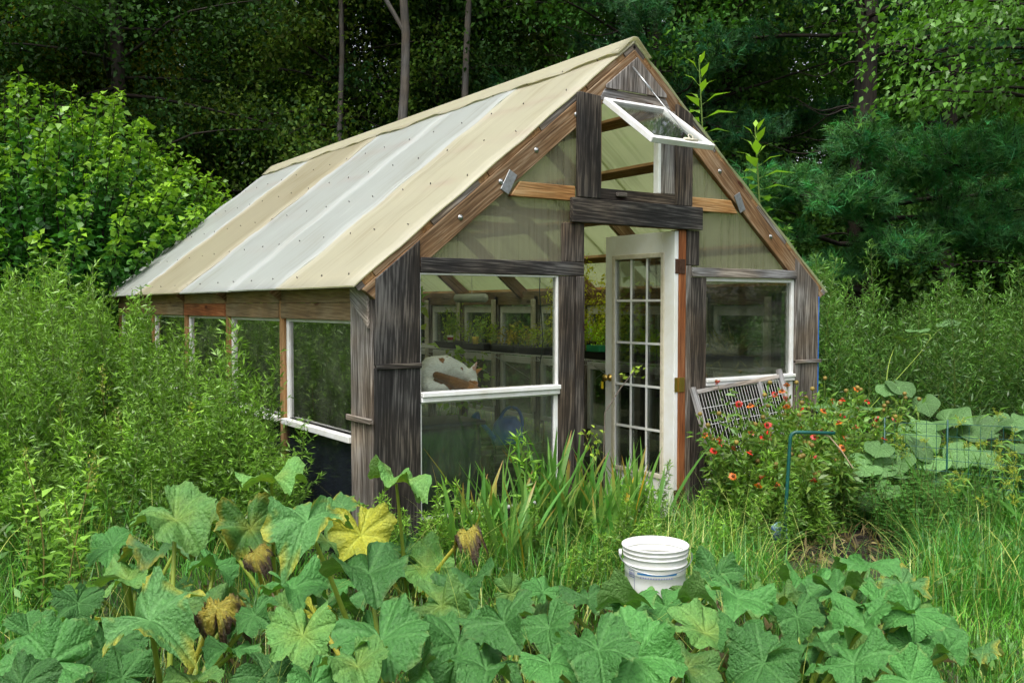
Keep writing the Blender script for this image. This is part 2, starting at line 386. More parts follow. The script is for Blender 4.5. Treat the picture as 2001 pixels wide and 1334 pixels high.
def poly(name, pts, depth, mat, axis, parent=None, plane='xz', bevel=.004, label=None):
    """polygon extruded: plane xz -> along y (depth=(y0,y1)); yz -> along x"""
    bm = bmesh.new()
    mk = (lambda p, d: (p[0], d, p[1])) if plane == 'xz' else (lambda p, d: (d, p[0], p[1]))
    a = [bm.verts.new(mk(p, depth[0])) for p in pts]; b = [bm.verts.new(mk(p, depth[1])) for p in pts]
    bm.faces.new(a); bm.faces.new(b[::-1]); n = len(pts)
    for i in range(n): bm.faces.new([a[i], b[i], b[(i + 1) % n], a[(i + 1) % n]])
    bmesh.ops.recalc_face_normals(bm, faces=bm.faces)
    return solid(name, bm, mat, parent or gh, axis, bevel, label=label)
def mir(pts): return [(GW - x, z) for x, z in pts]

# --- roof sheets (each its own part), sagging a little between the purlins
SL = math.hypot(XR + .137, 3.505 - 1.709)
def roof_sheet(side, y0, y1, mat, lift, label):
    n, m = 30, 8
    s = np.linspace(-.004, 1, n); t = np.linspace(y0, y1, m)
    sg, tg = np.meshgrid(s, t, indexing='ij')
    x = -.137 + sg * (XR + .137); z = 1.709 + sg * (3.505 - 1.709)
    wav = .0035 * np.sin(tg * 9 + lift * 900) * np.sin(sg * 17) + .004 * np.sin(sg * 31) + .003 * rng.normal(size=sg.shape) * .5
    nx, nz = -(3.505 - 1.709) / SL, (XR + .137) / SL
    V = []
    for k in (0, -.011):
        h = wav + lift + k
        X = x + nx * h; Z = z + nz * h
        if side > 0: X = GW - X
        V.append(np.stack([X, tg, Z], -1).reshape(-1, 3))
    V = np.concatenate(V)
    i, j = np.meshgrid(np.arange(n - 1), np.arange(m - 1), indexing='ij')
    a = (i * m + j).ravel(); q = np.stack([a, a + 1, a + m + 1, a + m], -1)
    off = n * m
    Q = [q, q[:, ::-1] + off]
    for jj in (0, m - 1):
        e = np.arange(n - 1) * m + jj; Q.append(np.stack([e, e + m, e + m + off, e + off], -1))
    for ii in (0, n - 1):
        e = ii * m + np.arange(m - 1); Q.append(np.stack([e, e + 1, e + 1 + off, e + off], -1))
    g = np.stack([sg.ravel() * SL, tg.ravel(), 0 * tg.ravel()], -1); g = np.concatenate([g, g]) + rng.uniform(-30, 30, 3)
    mb = MB(); mb.add(V, np.concatenate(Q), None, None, g)
    o = mb.build('roof_sheet', mat, gh, True, True, label)
    return o
ys = [0.0, 1.33, 2.41, 3.95, 5.78, 7.52]
kinds = ['c', 'w', 'w', 'c', 'w']
for i in range(5):
    mat = M['roof_tan'] if i == 3 else M['roof_cream'] if kinds[i] == 'c' else M['roof_white']
    roof_sheet(-1, ys[i] - (.03 if i else 0), ys[i + 1], mat, .004 * (i % 2), ('cream' if kinds[i] == 'c' else 'bluish white') + ' translucent roof sheet')
    roof_sheet(1, ys[i] - (.03 if i else 0), ys[i + 1], M['roof_right'], .004 * (i % 2), None)
# ridge cap: cream strip folded over the ridge with a wavy lower lip
def ridge_cap():
    n = 60; t = np.linspace(-.01, 7.56, n)
    mb = MB(); rows = []
    prof = [(-.17, 1), (-.09, 1), (-.02, 1), (.02, 1), (.09, 1), (.17, 1)]
    for k, (d, _) in enumerate(prof):
        lip = (.012 + .008 * np.sin(t * 7.3) + .006 * np.sin(t * 17)) if k in (0, 5) else np.full(n, .018)
        dd = d + (.018 * np.sin(t * 5.1 + k) if k in (0, 5) else 0 * t)
        zz = 3.505 - np.abs(dd) * RM + lip + (.012 if k in (2, 3) else 0)
        rows.append(np.stack([XR + dd, t, zz + .008], -1))
    top = np.stack(rows, 1); bot = top - np.array([0, 0, .004])
    m = len(prof); V = np.concatenate([top.reshape(-1, 3), bot.reshape(-1, 3)]); off = n * m
    i, j = np.meshgrid(np.arange(n - 1), np.arange(m - 1), indexing='ij'); a = (i * m + j).ravel()
    q = np.stack([a, a + 1, a + m + 1, a + m], -1); Q = [q, q[:, ::-1] + off]
    for jj in (0, m - 1):
        e = np.arange(n - 1) * m + jj; Q.append(np.stack([e, e + m, e + m + off, e + off], -1))
    for ii in (0, n - 1):
        e = ii * m + np.arange(m - 1); Q.append(np.stack([e, e + 1, e + 1 + off, e + off], -1))
    g = np.stack([V[:, 1] * .2, V[:, 0] * .5, V[:, 2] * 0], -1)
    mb.add(V, np.concatenate(Q), None, None, g); mb.build('ridge_cap', M['roof_cream'], gh)
ridge_cap()
# purlins under the sheets, screws on them
PUR = [.1, .62, 1.16, 1.7, 2.22, 2.66]
nx_, nz_ = -(3.505 - 1.709) / SL, (XR + .137) / SL
tx_, tz_ = (XR + .137) / SL, (3.505 - 1.709) / SL
scr = MB(); tube(scr, [(0, 0, 0), (0, 0, .006)], .0045, .0045, 7, cap=True); tube(scr, [(0, 0, .005), (.001, 0, .012)], .0035, .003, 5, cap=True); SCREW = scr.mesh('roof_screw', M['screw'])
for side in (-1, 1):
    for s in PUR:
        pts = []
        for ds, dn in ((-.044, -.0125), (.044, -.0125), (.044, -.052), (-.044, -.052)):
            x = -.137 + (s + ds) * tx_ + dn * nx_; z = 1.709 + (s + ds) * tz_ + dn * nz_
            pts.append((x if side < 0 else GW - x, z))
        poly('purlin', pts, (.012, 7.45), M['stud'], (0, 1, 0), bevel=.002)
        if side < 0:
            for y in np.arange(.2, 7.4, .47):
                y = y + rng.uniform(-.05, .05)
                b = np.array([-.137 + s * tx_, y, 1.709 + s * tz_]); nn = np.array([nx_, 0, nz_])
                o = bpy.data.objects.new('roof_screw', SCREW); C.objects.link(o); o.parent = gh
                o.location = Vector(b + nn * .006) - wloc(gh); o.rotation_euler = (rng.normal() * .2, -math.atan2(-nx_, nz_) + rng.normal() * .2, rng.uniform(0, 6))
# rafters: five pairs plus the gable pairs
def rafter(side, y0, y1, mat, tail=.0, dn0=-.054, dn1=-.195):
    s0, s1 = .0 + tail, SL
    def P(s, dn):
        x = -.137 + s * tx_ + dn * nx_; z = 1.709 + s * tz_ + dn * nz_
        return (x, z)
    a, b = P(.02, dn0), P(.06, dn1)
    # plumb cut at the ridge
    c = (XR, P(0, dn1)[1] + (XR - P(0, dn1)[0]) * RM); d = (XR, P(0, dn0)[1] + (XR - P(0, dn0)[0]) * RM)
    pts = [a, d, c, b]
    if side > 0: pts = mir(pts)
    return poly('rafter', pts, (y0, y1), mat, (tx_ * (1 if side < 0 else -1), 0, tz_))
RY = [1.60, 2.93, 4.28, 5.66, 7.36]
for y in RY:
    rafter(-1, y, y + .045, M['rafter']); rafter(1, y, y + .045, M['rafter'])
rafter(-1, -.002, .04, M['rafter']); rafter(1, -.002, .04, M['rafter'])
for y in RY[:-1]:
    bx('collar_tie', (.95, GW - .95), (y + .05, y + .09), (2.36, 2.45), M['red'], (1, 0, 0))
for side in (-1, 1):
    cuts = [.0] + PUR + [SL - .02]
    for i in range(len(cuts) - 1):
        s0 = cuts[i] + (.046 if i else 0); s1 = cuts[i + 1] - (.046 if i < len(PUR) else 0)
        if s1 - s0 < .03: continue
        pts = [(-.137 + s * tx_ + dn * nx_, 1.709 + s * tz_ + dn * nz_) for s, dn in ((s0, -.0135), (s1, -.0135), (s1, -.052), (s0, -.052))]
        if side > 0: pts = mir(pts)
        poly('rake_strip', pts, (.006, .036), M['rafter'] if i % 2 else M['greybrown'], (tx_ * (1 if side < 0 else -1), 0, tz_), bevel=.002)
bx('ridge_board', (XR - .02, XR + .02), (.05, 7.35), (3.24, 3.42), M['rafter'], (0, 1, 0))
# --- front gable
poly('corner_post', [(0, 1.215), (.305, 1.215), (.305, roof_z(.305) - .075), (0, roof_z(0) - .075)], (-.012, .03), M['dark'], (0, 0, 1))
bx('corner_post', (0, .305), (-.012, .03), (GZ - .1, 1.2), M['dark'])
bx('batten', (-.004, .31), (-.024, -.014), (1.192, 1.226), M['dark'], (1, 0, 0))
bx('corner_post', (-.014, .028), (.032, .335), (GZ - .1, 1.62), M['greybrown'], label='grey board on the side of the front corner')
poly('gusset', [(.04, 1.68), (.30, 1.80), (.30, 1.62), (.04, 1.44)], (-.034, -.016), M['grey'], (0, 1, .5), plane='yz', label='pale grey bracket board under the eave')
bx('batten', (-.04, -.016), (.0, .36), (.855, .89), M['greybrown'], (0, 1, 0))
bx('beam', (.31, 1.61), (-.012, .03), (1.79, 1.885), M['dark'], (1, 0, 0))
bx('post', (1.395, 1.533), (-.008, .04), (GZ - .1, 1.788), M['dark2'])
bx('post', (1.536, 1.612), (-.016, .09), (GZ - .1, 1.787), M['dark2'])
bx('post', (1.442, 1.612), (-.010, .05), (1.887, 2.157), M['dark2'])
bx('door_header', (1.478, 2.738), (-.05, -.012), (2.16, 2.331), M['dark'], (1, 0, 0))
bx('header_backing', (1.53, 2.64), (-.010, .05), (2.16, 2.25), M['red'], (1, 0, 0))
poly('vent_post', [(1.535, 2.334), (1.728, 2.334), (1.728, 3.05), (1.535, 3.06)], (-.052, -.006), M['dark'], (0, 0, 1))
poly('vent_post', [(2.475, 2.334), (2.636, 2.334), (2.636, 3.02), (2.475, 3.09)], (-.04, -.006), M['dark2'], (0, 0, 1))
bx('vent_post', (2.335, 2.47), (-.022, .02), (2.414, 3.03), M['grey'])
bx('vent_jamb', (1.73, 1.75), (-.03, .05), (2.414, 3.03), M['rafter'])
bx('vent_jamb', (2.303, 2.333), (-.016, .04), (2.414, 3.03), M['white'])
bx('vent_sill', (1.732, 2.47), (-.026, .04), (2.334, 2.412), M['dark2'], (1, 0, 0))
bx('vent_catch', (1.88, 1.97), (-.055, -.028), (2.36, 2.39), M['dark2'], (1, 0, 0))
poly('gable_board', [(1.738, 3.036), (2.43, 3.036), (2.375, 3.118), (1.792, 3.118)], (-.014, -.003), M['grey'], (1, 0, 0))
for x0, x1 in ((1.792, 1.985), (1.988, 2.175), (2.178, 2.372)):
    zt = lambda x: roof_z(x) - .128
    pts = [(x0, 3.12), (x1, 3.12), (x1, zt(x1)), (x0, zt(x0))]
    if x0 < XR < x1: pts = [(x0, 3.12), (x1, 3.12), (x1, zt(x1)), (XR, zt(XR)), (x0, zt(x0))]
    poly('gable_board', pts, (-.03, -.016), M['grey'], (0, 0, 1), bevel=.002)
for side in (0, 1):
    f = (lambda p: p) if side == 0 else mir
    x1 = 1.535 if side == 0 else 1.528
    poly('collar_tie', f([(.99, 2.31), (x1, 2.31), (x1, 2.412), (1.07, 2.412)]), (-.004, .034), M['pine'], (1, 0, 0))
    # twin wall sheet behind the rafters
    n = 26
    xs = np.linspace(.31, 1.6, n); mb = MB()
    top = np.array([roof_z(x) - .10 for x in xs])
    lo = np.stack([xs, 0 * xs + .036, 0 * xs + (1.887 if side == 0 else 1.875)], -1); hi = np.stack([xs, 0 * xs + .036, top], -1)
    V = np.concatenate([lo, hi, lo + [0, .008, 0], hi + [0, .008, 0]])
    if side: V[:, 0] = GW - V[:, 0]
    a = np.arange(n - 1)
    Q = np.concatenate([np.stack([a, a + 1, a + n + 1, a + n], -1), np.stack([a + 2 * n, a + 3 * n, a + 3 * n + 1, a + 2 * n + 1], -1)])
    mb.add(V, Q, None, None, np.stack([V[:, 2], V[:, 0], V[:, 1] * 0], -1) + rng.uniform(-9, 9) * np.array([1, 0, 0]))
    mb.build('gable_sheet', M['gable_sheet'], gh, smooth=False)
for s in (.85, 1.25, 1.62, 2.06, 2.52):
    for side in (-1, 1):
        x = -.137 + s * tx_ - .125 * nx_; z = 1.709 + s * tz_ - .125 * nz_
        if side > 0: x = GW - x
        if side > 0 and s in (1.25,): continue
        bolts = MB(); tube(bolts, [(x, -.001, z), (x, -.006, z)], .018, .018, 10, (.5, .5, .52), True)
        tube(bolts, [(x, -.005, z), (x, -.016, z)], .009, .008, 6, (.4, .4, .42), True); bolts.build('bolt', M['metal'], gh)
for sgn, xx in ((1, .975), (-1, GW - .975)):
    a = math.radians(28 * sgn)
    P = np.array([(-.035, -.075), (.035, -.075), (.035, .075), (-.035, .075)])
    pts = [(xx + p[0] * math.cos(a) - p[1] * math.sin(a) * -1 * 1, 2.40 + p[1] * math.cos(a) - p[0] * math.sin(a)) for p in P]
    poly('tie_plate', pts, (-.009, -.003), M['metal'], (0, 0, 1), bevel=.001)
# door jambs and right bay
bx('door_jamb', (2.532, 2.60), (-.012, .09), (GZ - .1, 2.157), M['red'])
bx('post', (2.603, 2.74), (-.014, .05), (1.89, 2.157), M['dark2'])
bx('post', (2.603, 2.655), (-.014, .05), (GZ - .1, 1.888), M['greybrown'])
bx('post', (2.658, 2.813), (-.02, .04), (GZ - .1, 1.80), M['dark2'])
bx('beam', (2.658, 3.868), (-.028, .03), (1.803, 1.875), M['grey'], (1, 0, 0))
poly('corner_post', [(3.872, 1.115), (4.172, 1.115), (4.172, roof_z(4.164) - .075), (3.872, roof_z(3.872) - .075)], (-.012, .03), M['greybrown'], (0, 0, 1))
bx('corner_post', (3.872, 4.172), (-.012, .03), (GZ - .1, 1.1), M['greybrown'])
bx('batten', (3.868, 4.20), (-.03, -.014), (1.095, 1.125), M['greybrown'], (1, 0, 0))
bx('tarp_edge', (4.176, 4.19), (-.01, .32), (GZ, 1.66), M['blue'], label='blue strip along the edge of the right corner')
bx('corner_post', (4.142, 4.174), (.034, .33), (GZ - .1, 1.68), M['greybrown'])

def frame(name, rect, plane, d, fw, mat, pane=None, parent=None, inner=None, label=None):
    """window frame of four butted bars; rect=(a0,a1,z0,z1); plane 'x' or 'y' at depth d=(d0,d1)"""
    a0, a1, z0, z1 = rect; l, r, b, t = fw
    L_ = [((a0, a0 + l), (z0, z1)), ((a1 - r, a1), (z0, z1)), ((a0 + l, a1 - r), (z0, z0 + b)), ((a0 + l, a1 - r), (z1 - t, z1))]
    mk = (lambda A, Z: (A, d, Z)) if plane == 'y' else (lambda A, Z: (d, A, Z))
    o = boxes(name, [mk(A, Z) for A, Z in L_], mat, (0, 0, 1), parent, .003, label)
    if pane:
        dm = (d[0] + d[1]) / 2; e = .002
        rr = ((a0 + l - .004, a1 - r + .004), (dm - e, dm + e), (z0 + b - .004, z1 - t + .004))
        if plane == 'x': rr = (rr[1], rr[0], rr[2])
        bx('pane', *rr, pane, (0, 0, 1), o, 0)
    return o
# front windows
frame('window', (.309, 1.393, .975, 1.788), 'y', (.0, .045), (.006, .018, .0, .012), M['white'], M['glass'])
bx('window_sill', (.309, 1.393), (-.035, .04), (1.006, 1.037), M['white'], (1, 0, 0))
bx('window_sill', (.309, 1.393), (-.022, .04), (.972, 1.004), M['white'], (1, 0, 0))
frame('lower_window', (.309, 1.393, .22, .968), 'y', (.004, .04), (.012, .035, .02, .006), M['white'], M['lowglass'])
bx('base_board', (.309, 1.393), (-.004, .03), (GZ - .1, .218), M['dark2'], (1, 0, 0))
frame('window', (2.816, 3.868, 1.01, 1.80), 'y', (.0, .05), (.006, .035, .0, .028), M['white'], M['glass'])
bx('window_sill', (2.816, 3.868), (-.03, .05), (.985, 1.012), M['white'], (1, 0, 0))
bx('window_sill', (2.816, 3.868), (-.02, .05), (.955, .983), M['white'], (1, 0, 0))
frame('lower_window', (2.816, 3.868, .2, .95), 'y', (.004, .04), (.012, .045, .02, .01), M['white'], M['lowglass'])
bx('base_board', (2.816, 3.868), (-.004, .03), (GZ - .1, .198), M['dark2'], (1, 0, 0))
# left wall
studs = [1.56, 2.88, 4.22, 5.60, 7.30]
prev = .337
for i, y in enumerate(studs):
    bx('stud', (.0, .10), (y, y + .09), (GZ - .1, 1.72), M['stud'])
    frame('window', (prev + .004, y - .002, .745, 1.485), 'x', (.02, .06), (.012, .05, .0, .02), M['white'], M['sideglass'])
    bx('window_sill', (-.03, .06), (prev + .004, y - .002), (.70, .743), M['white'], (0, 1, 0))
    bx('skirt_panel', (.02, .035), (prev + .004, y - .002), (GZ - .1, .698), M['skirt'], (0, 1, 0))
    yy = RY[i] if i < 4 else RY[4]
    y0 = .04 if i == 0 else RY[i - 1] + .048
    bx('fascia_board', (-.01, .018), (max(y0, .34), RY[i] - .003), (1.487, 1.60), M['ply'] if i != 2 else M['red'], (0, 1, 0))
    bx('fascia_board', (-.005, .018), (max(y0, .34), RY[i] - .003), (1.602, 1.72), M['ply'], (0, 1, 0))
    prev = y + .09
# right wall (seen from inside through the windows)
rs = [.36, 1.13, 2.08, 3.05, 3.95, 4.83, 5.72, 6.6, 7.34]
for i in range(len(rs) - 1):
    y0, y1 = rs[i], rs[i + 1]
    bx('stud', (4.06, 4.15), (y0, y0 + .09), (GZ - .1, 1.7), M['greybrown'])
    frame('window', (y0 + .094, y1 - .004, .98, 1.58), 'x', (4.09, 4.14), (.07, .05, .05, .09), M['white'], M['glass'])
    frame('lower_window', (y0 + .094, y1 - .004, .2, .95), 'x', (4.09, 4.14), (.07, .05, .05, .08), M['white'], M['glass'])
    bx('wall_batten', (4.0, 4.04), (y0 + .02, y0 + .075), (.3, 1.66), M['cream_trim'])
bx('fascia_board', (4.06, 4.15), (.36, 7.4), (1.59, 1.76), M['ply'], (0, 1, 0))
# rear gable
poly('rear_wall', [(.02, .7), (GW - .02, .7), (GW - .02, roof_z(GW) - .12), (XR, roof_z(XR) - .12), (.02, roof_z(0) - .12)], (7.44, 7.45), M['gable_sheet'], (0, 0, 1), bevel=0)
bx('rear_wall', (.02, GW - .02), (7.42, 7.46), (GZ - .1, .69), M['ply'], (1, 0, 0))
for x in (.3, 1.4, 2.7, 3.8): bx('stud', (x, x + .09), (7.34, 7.42), (.69, roof_z(x) - .25), M['greybrown'])
bx('beam', (.1, GW - .1), (7.34, 7.42), (1.79, 1.88), M['greybrown'], (1, 0, 0))
# --- awning sash in the gable, propped open
def sash():
    hz, hy = 3.028, -.04
    L_ = .615; ang = math.atan2(.525 - .04, .338)      # swing out from vertical
    x0, x1 = 1.752, 2.334
    U = np.array([1.0, 0, 0]); V = np.array([0, -math.sin(ang), -math.cos(ang)]); Nn = np.cross(U, V)
    O = np.array([x0, hy, hz])
    def bar(bm, a, b, c, d, t0, t1):
        vs = []
        for t in (t0, t1):
            for (p, q) in ((a, c), (b, c), (b, d), (a, d)):
                vs.append(bm.verts.new(O + U * p + V * q + Nn * t))
        for f in ((0, 1, 2, 3), (7, 6, 5, 4), (0, 4, 5, 1), (1, 5, 6, 2), (2, 6, 7, 3), (3, 7, 4, 0)): bm.faces.new([vs[i] for i in f])
    w = x1 - x0; f = .04
    bm = bmesh.new()
    bar(bm, 0, f, 0, L_, -.02, .02); bar(bm, w - f, w, 0, L_, -.02, .02); bar(bm, f, w - f, 0, f, -.02, .02); bar(bm, f, w - f, L_ - f, L_, -.02, .02)
    bmesh.ops.recalc_face_normals(bm, faces=bm.faces)
    o = solid('vent_sash', bm, M['white'], gh, (0, 0, 1), .003, label='white awning window propped open in the gable')
    bm = bmesh.new(); bar(bm, f - .004, w - f + .004, f - .004, L_ - f + .004, -.002, .002)
    bmesh.ops.recalc_face_normals(bm, faces=bm.faces)
    solid('pane', bm, M['glass'], o, (0, 0, 1), 0)
    mb = MB()
    e = O + U * (w * .62) + V * (L_ - .03) + Nn * -.03
    e2 = O + U * (w * .62) + V * (L_ - .03) + Nn * .03
    top = np.array([2.03, -.032, 3.30]); ee = e if e[2] > e2[2] else e2
    tube(mb, [top, ee], .004, .004, 6, cap=True)
    tube(mb, [top + (ee - top) * .02, top + (ee - top) * .35], .008, .008, 6, cap=True)
    mb.build('stay_rod', M['metal'], gh)
    mb = MB(); th = np.linspace(0, 2 * np.pi, 16)
    ring = np.stack([ee[0] + .02 * np.cos(th), ee[1] + .01 * np.sin(th), ee[2] + .012 + .02 * np.sin(th)], -1)
    tube(mb, ring, .004, .004, 5); tube(mb, [ee + [-.06, 0, -.006], ee + [.07, 0, -.002]], .012, .008, 6, cap=True)
    mb.build('stay_knot', M['cream_trim'], gh)
    for p in (.14, .42):
        bx('hinge', (x0 + p, x0 + p + .07), (-.022, -.0145), (hz - .0, hz + .035), M['rust'], (1, 0, 0), bevel=.001)
sash()
# --- door: leaf stands open at a right angle into the house
def door():
    z0, z1, W_ = -.06, 2.147, .81
    hx, hy = 2.490, .0
    Lx = (hx, hx + .04)
    yA, yB = hy, hy + W_
    sy0, sy1 = yA + .135, yB - .12; gz0, gz1 = .27, 1.96
    o = boxes('door', [(Lx, (yA, sy0), (z0, z1)), (Lx, (sy1, yB), (z0, z1)), (Lx, (sy0, sy1), (z0, gz0)), (Lx, (sy0, sy1), (gz1, z1))], M['door'], (0, 0, 1), gh, .002, 'white door with fifteen glass lites standing open')
    bm = bmesh.new()
    t = .03; X = (hx - .012, hx - .0005)
    for b in ((X, (sy0 - t, sy0 + .008), (gz0 - t, gz1 + t)), (X, (sy1 - .008, sy1 + t), (gz0 - t, gz1 + t)), (X, (sy0 + .0085, sy1 - .0085), (gz0 - t, gz0 + .008)), (X, (sy0 + .0085, sy1 - .0085), (gz1 - .008, gz1 + t))): box_bm(bm, *b)
    solid('door_trim', bm, M['cream_trim'], o, (0, 0, 1), .004)
    bx('pane', (hx + .018, hx + .022), (sy0 - .003, sy1 + .003), (gz0 - .003, gz1 + .003), M['glass'], (0, 0, 1), o, 0)
    bars = []
    for k in (1, 2):
        y = sy0 + (sy1 - sy0) * k / 3; bars.append(((hx + .008, hx + .017), (y - .009, y + .009), (gz0, gz1)))
    for k in range(1, 5):
        z = gz0 + (gz1 - gz0) * k / 5; bars.append(((hx + .006, hx + .0165), (sy0, sy1), (z - .009, z + .009)))
    boxes('glazing_bars', bars, M['white'], (0, 0, 1), o, .001)
    mb = MB(); kz, ky = .99, yB - .06
    prof = [(0, .03), (.006, .03), (.012, .014), (.03, .012), (.042, .026), (.056, .03), (.066, .024), (.071, .001)]
    P = np.array([(hx - d, ky, kz) for d, _ in prof]); tube(mb, P, np.array([r for _, r in prof]), None, 14)
    mb.build('door_knob', M['brass'], o)
    mb = MB(); mb.add([(hx - .075, ky - .006, kz - .03), (hx - .075, ky + .02, kz - .03), (hx - .075, ky + .02, kz - .09), (hx - .075, ky - .006, kz - .09), (hx - .079, ky - .006, kz - .03), (hx - .079, ky + .02, kz - .03), (hx - .079, ky + .02, kz - .09), (hx - .079, ky - .006, kz - .09)],
           [(0, 1, 2, 3), (7, 6, 5, 4), (0, 4, 5, 1), (1, 5, 6, 2), (2, 6, 7, 3), (3, 7, 4, 0)], None, (.75, .55, .02))
    mb.build('key_tag', M['col'], o, smooth=False)
    for zc, mt in ((1.88, M['rust']), (.98, M['brass']), (.12, M['rust'])):
        hb = [((hx + .003, hx + .038), (-.006, -.001), (zc - .055, zc + .055)), ((2.545, 2.585), (-.018, -.0125), (zc - .055, zc + .055)), ((hx + .039, 2.544), (-.016, -.006), (zc - .055, zc + .055))]
        boxes('hinge', hb, mt, (0, 0, 1), o, .001)
door()

# ------------------------------------------------------------------ inside the greenhouse
bx('window_shelf', (.31, 1.39), (.05, .40), (.985, 1.003), M['ply'], (1, 0, 0))
def blob_mesh(name, parts, vox, smooth_it, colfn, mat, parent=None):
    """one continuous skin over overlapping spheres / tapered chains"""
    bm = bmesh.new()
    for p in parts:
        a, b, ra, rb = p
        a, b = Vector(a), Vector(b); n = max(1, int((b - a).length / (min(ra, rb) * .45)) + 1)
        for i in range(n + 1):
            t = i / n
            bmesh.ops.create_icosphere(bm, subdivisions=2, radius=ra + (rb - ra) * t, matrix=Matrix.Translation(a.lerp(b, t)))
    me = bpy.data.meshes.new('tmp'); bm.to_mesh(me); bm.free()
    o = bpy.data.objects.new('tmp', me); C.objects.link(o)
    r = o.modifiers.new('r', 'REMESH'); r.mode = 'VOXEL'; r.voxel_size = vox
    s = o.modifiers.new('s', 'SMOOTH'); s.factor = .5; s.iterations = smooth_it
    dg = bpy.context.evaluated_depsgraph_get(); ev = o.evaluated_get(dg)
    m2 = bpy.data.meshes.new_from_object(ev); bpy.data.objects.remove(o); bpy.data.meshes.remove(me)
    m2.name = name
    n = len(m2.vertices); V = np.zeros(n * 3, np.float32); m2.vertices.foreach_get('co', V); V = V.reshape(-1, 3)
    cc = colfn(V)
    at = m2.attributes.new('Col', 'FLOAT_COLOR', 'POINT'); at.data.foreach_set('color', np.concatenate([cc, np.ones((n, 1))], 1).ravel().astype(np.float32))
    for p in m2.polygons: p.use_smooth = True
    m2.materials.clear(); m2.materials.append(mat)
    return link(name, m2, parent)
def fur_mat():
    m, N, L = mat_new('fur')
    at = nd(N, 'ShaderNodeAttribute', attribute_name='Col')
    p = nd(N, 'ShaderNodeBsdfPrincipled'); p.inputs['Roughness'].default_value = .8; p.inputs['Specular IOR Level'].default_value = .2
    p.inputs['Sheen Weight'].default_value = .3
    tc = nd(N, 'ShaderNodeTexCoord'); mp = nd(N, 'ShaderNodeMapping'); mp.inputs['Scale'].default_value = (60, 60, 160); L.new(tc.outputs['Object'], mp.inputs[0])
    no = nd(N, 'ShaderNodeTexNoise'); no.inputs['Scale'].default_value = 1; no.inputs['Detail'].default_value = 5; L.new(mp.outputs[0], no.inputs['Vector'])
    r = ramp(N, [(.3, (.82, .8, .76)), (.6, (1, 1, 1))]); L.new(no.outputs[0], r.inputs[0])
    mx = nd(N, 'ShaderNodeMixRGB', blend_type='MULTIPLY'); mx.inputs[0].default_value = 1; L.new(at.outputs['Color'], mx.inputs[1]); L.new(r.outputs[0], mx.inputs[2])
    L.new(mx.outputs[0], p.inputs['Base Color'])
    b = nd(N, 'ShaderNodeBump'); b.inputs['Strength'].default_value = .7; b.inputs['Distance'].default_value = .01; L.new(no.outputs[0], b.inputs['Height']); L.new(b.outputs[0], p.inputs['Normal'])
    o = nd(N, 'ShaderNodeOutputMaterial'); L.new(p.outputs[0], o.inputs[0])
    return m
M['fur'] = fur_mat()
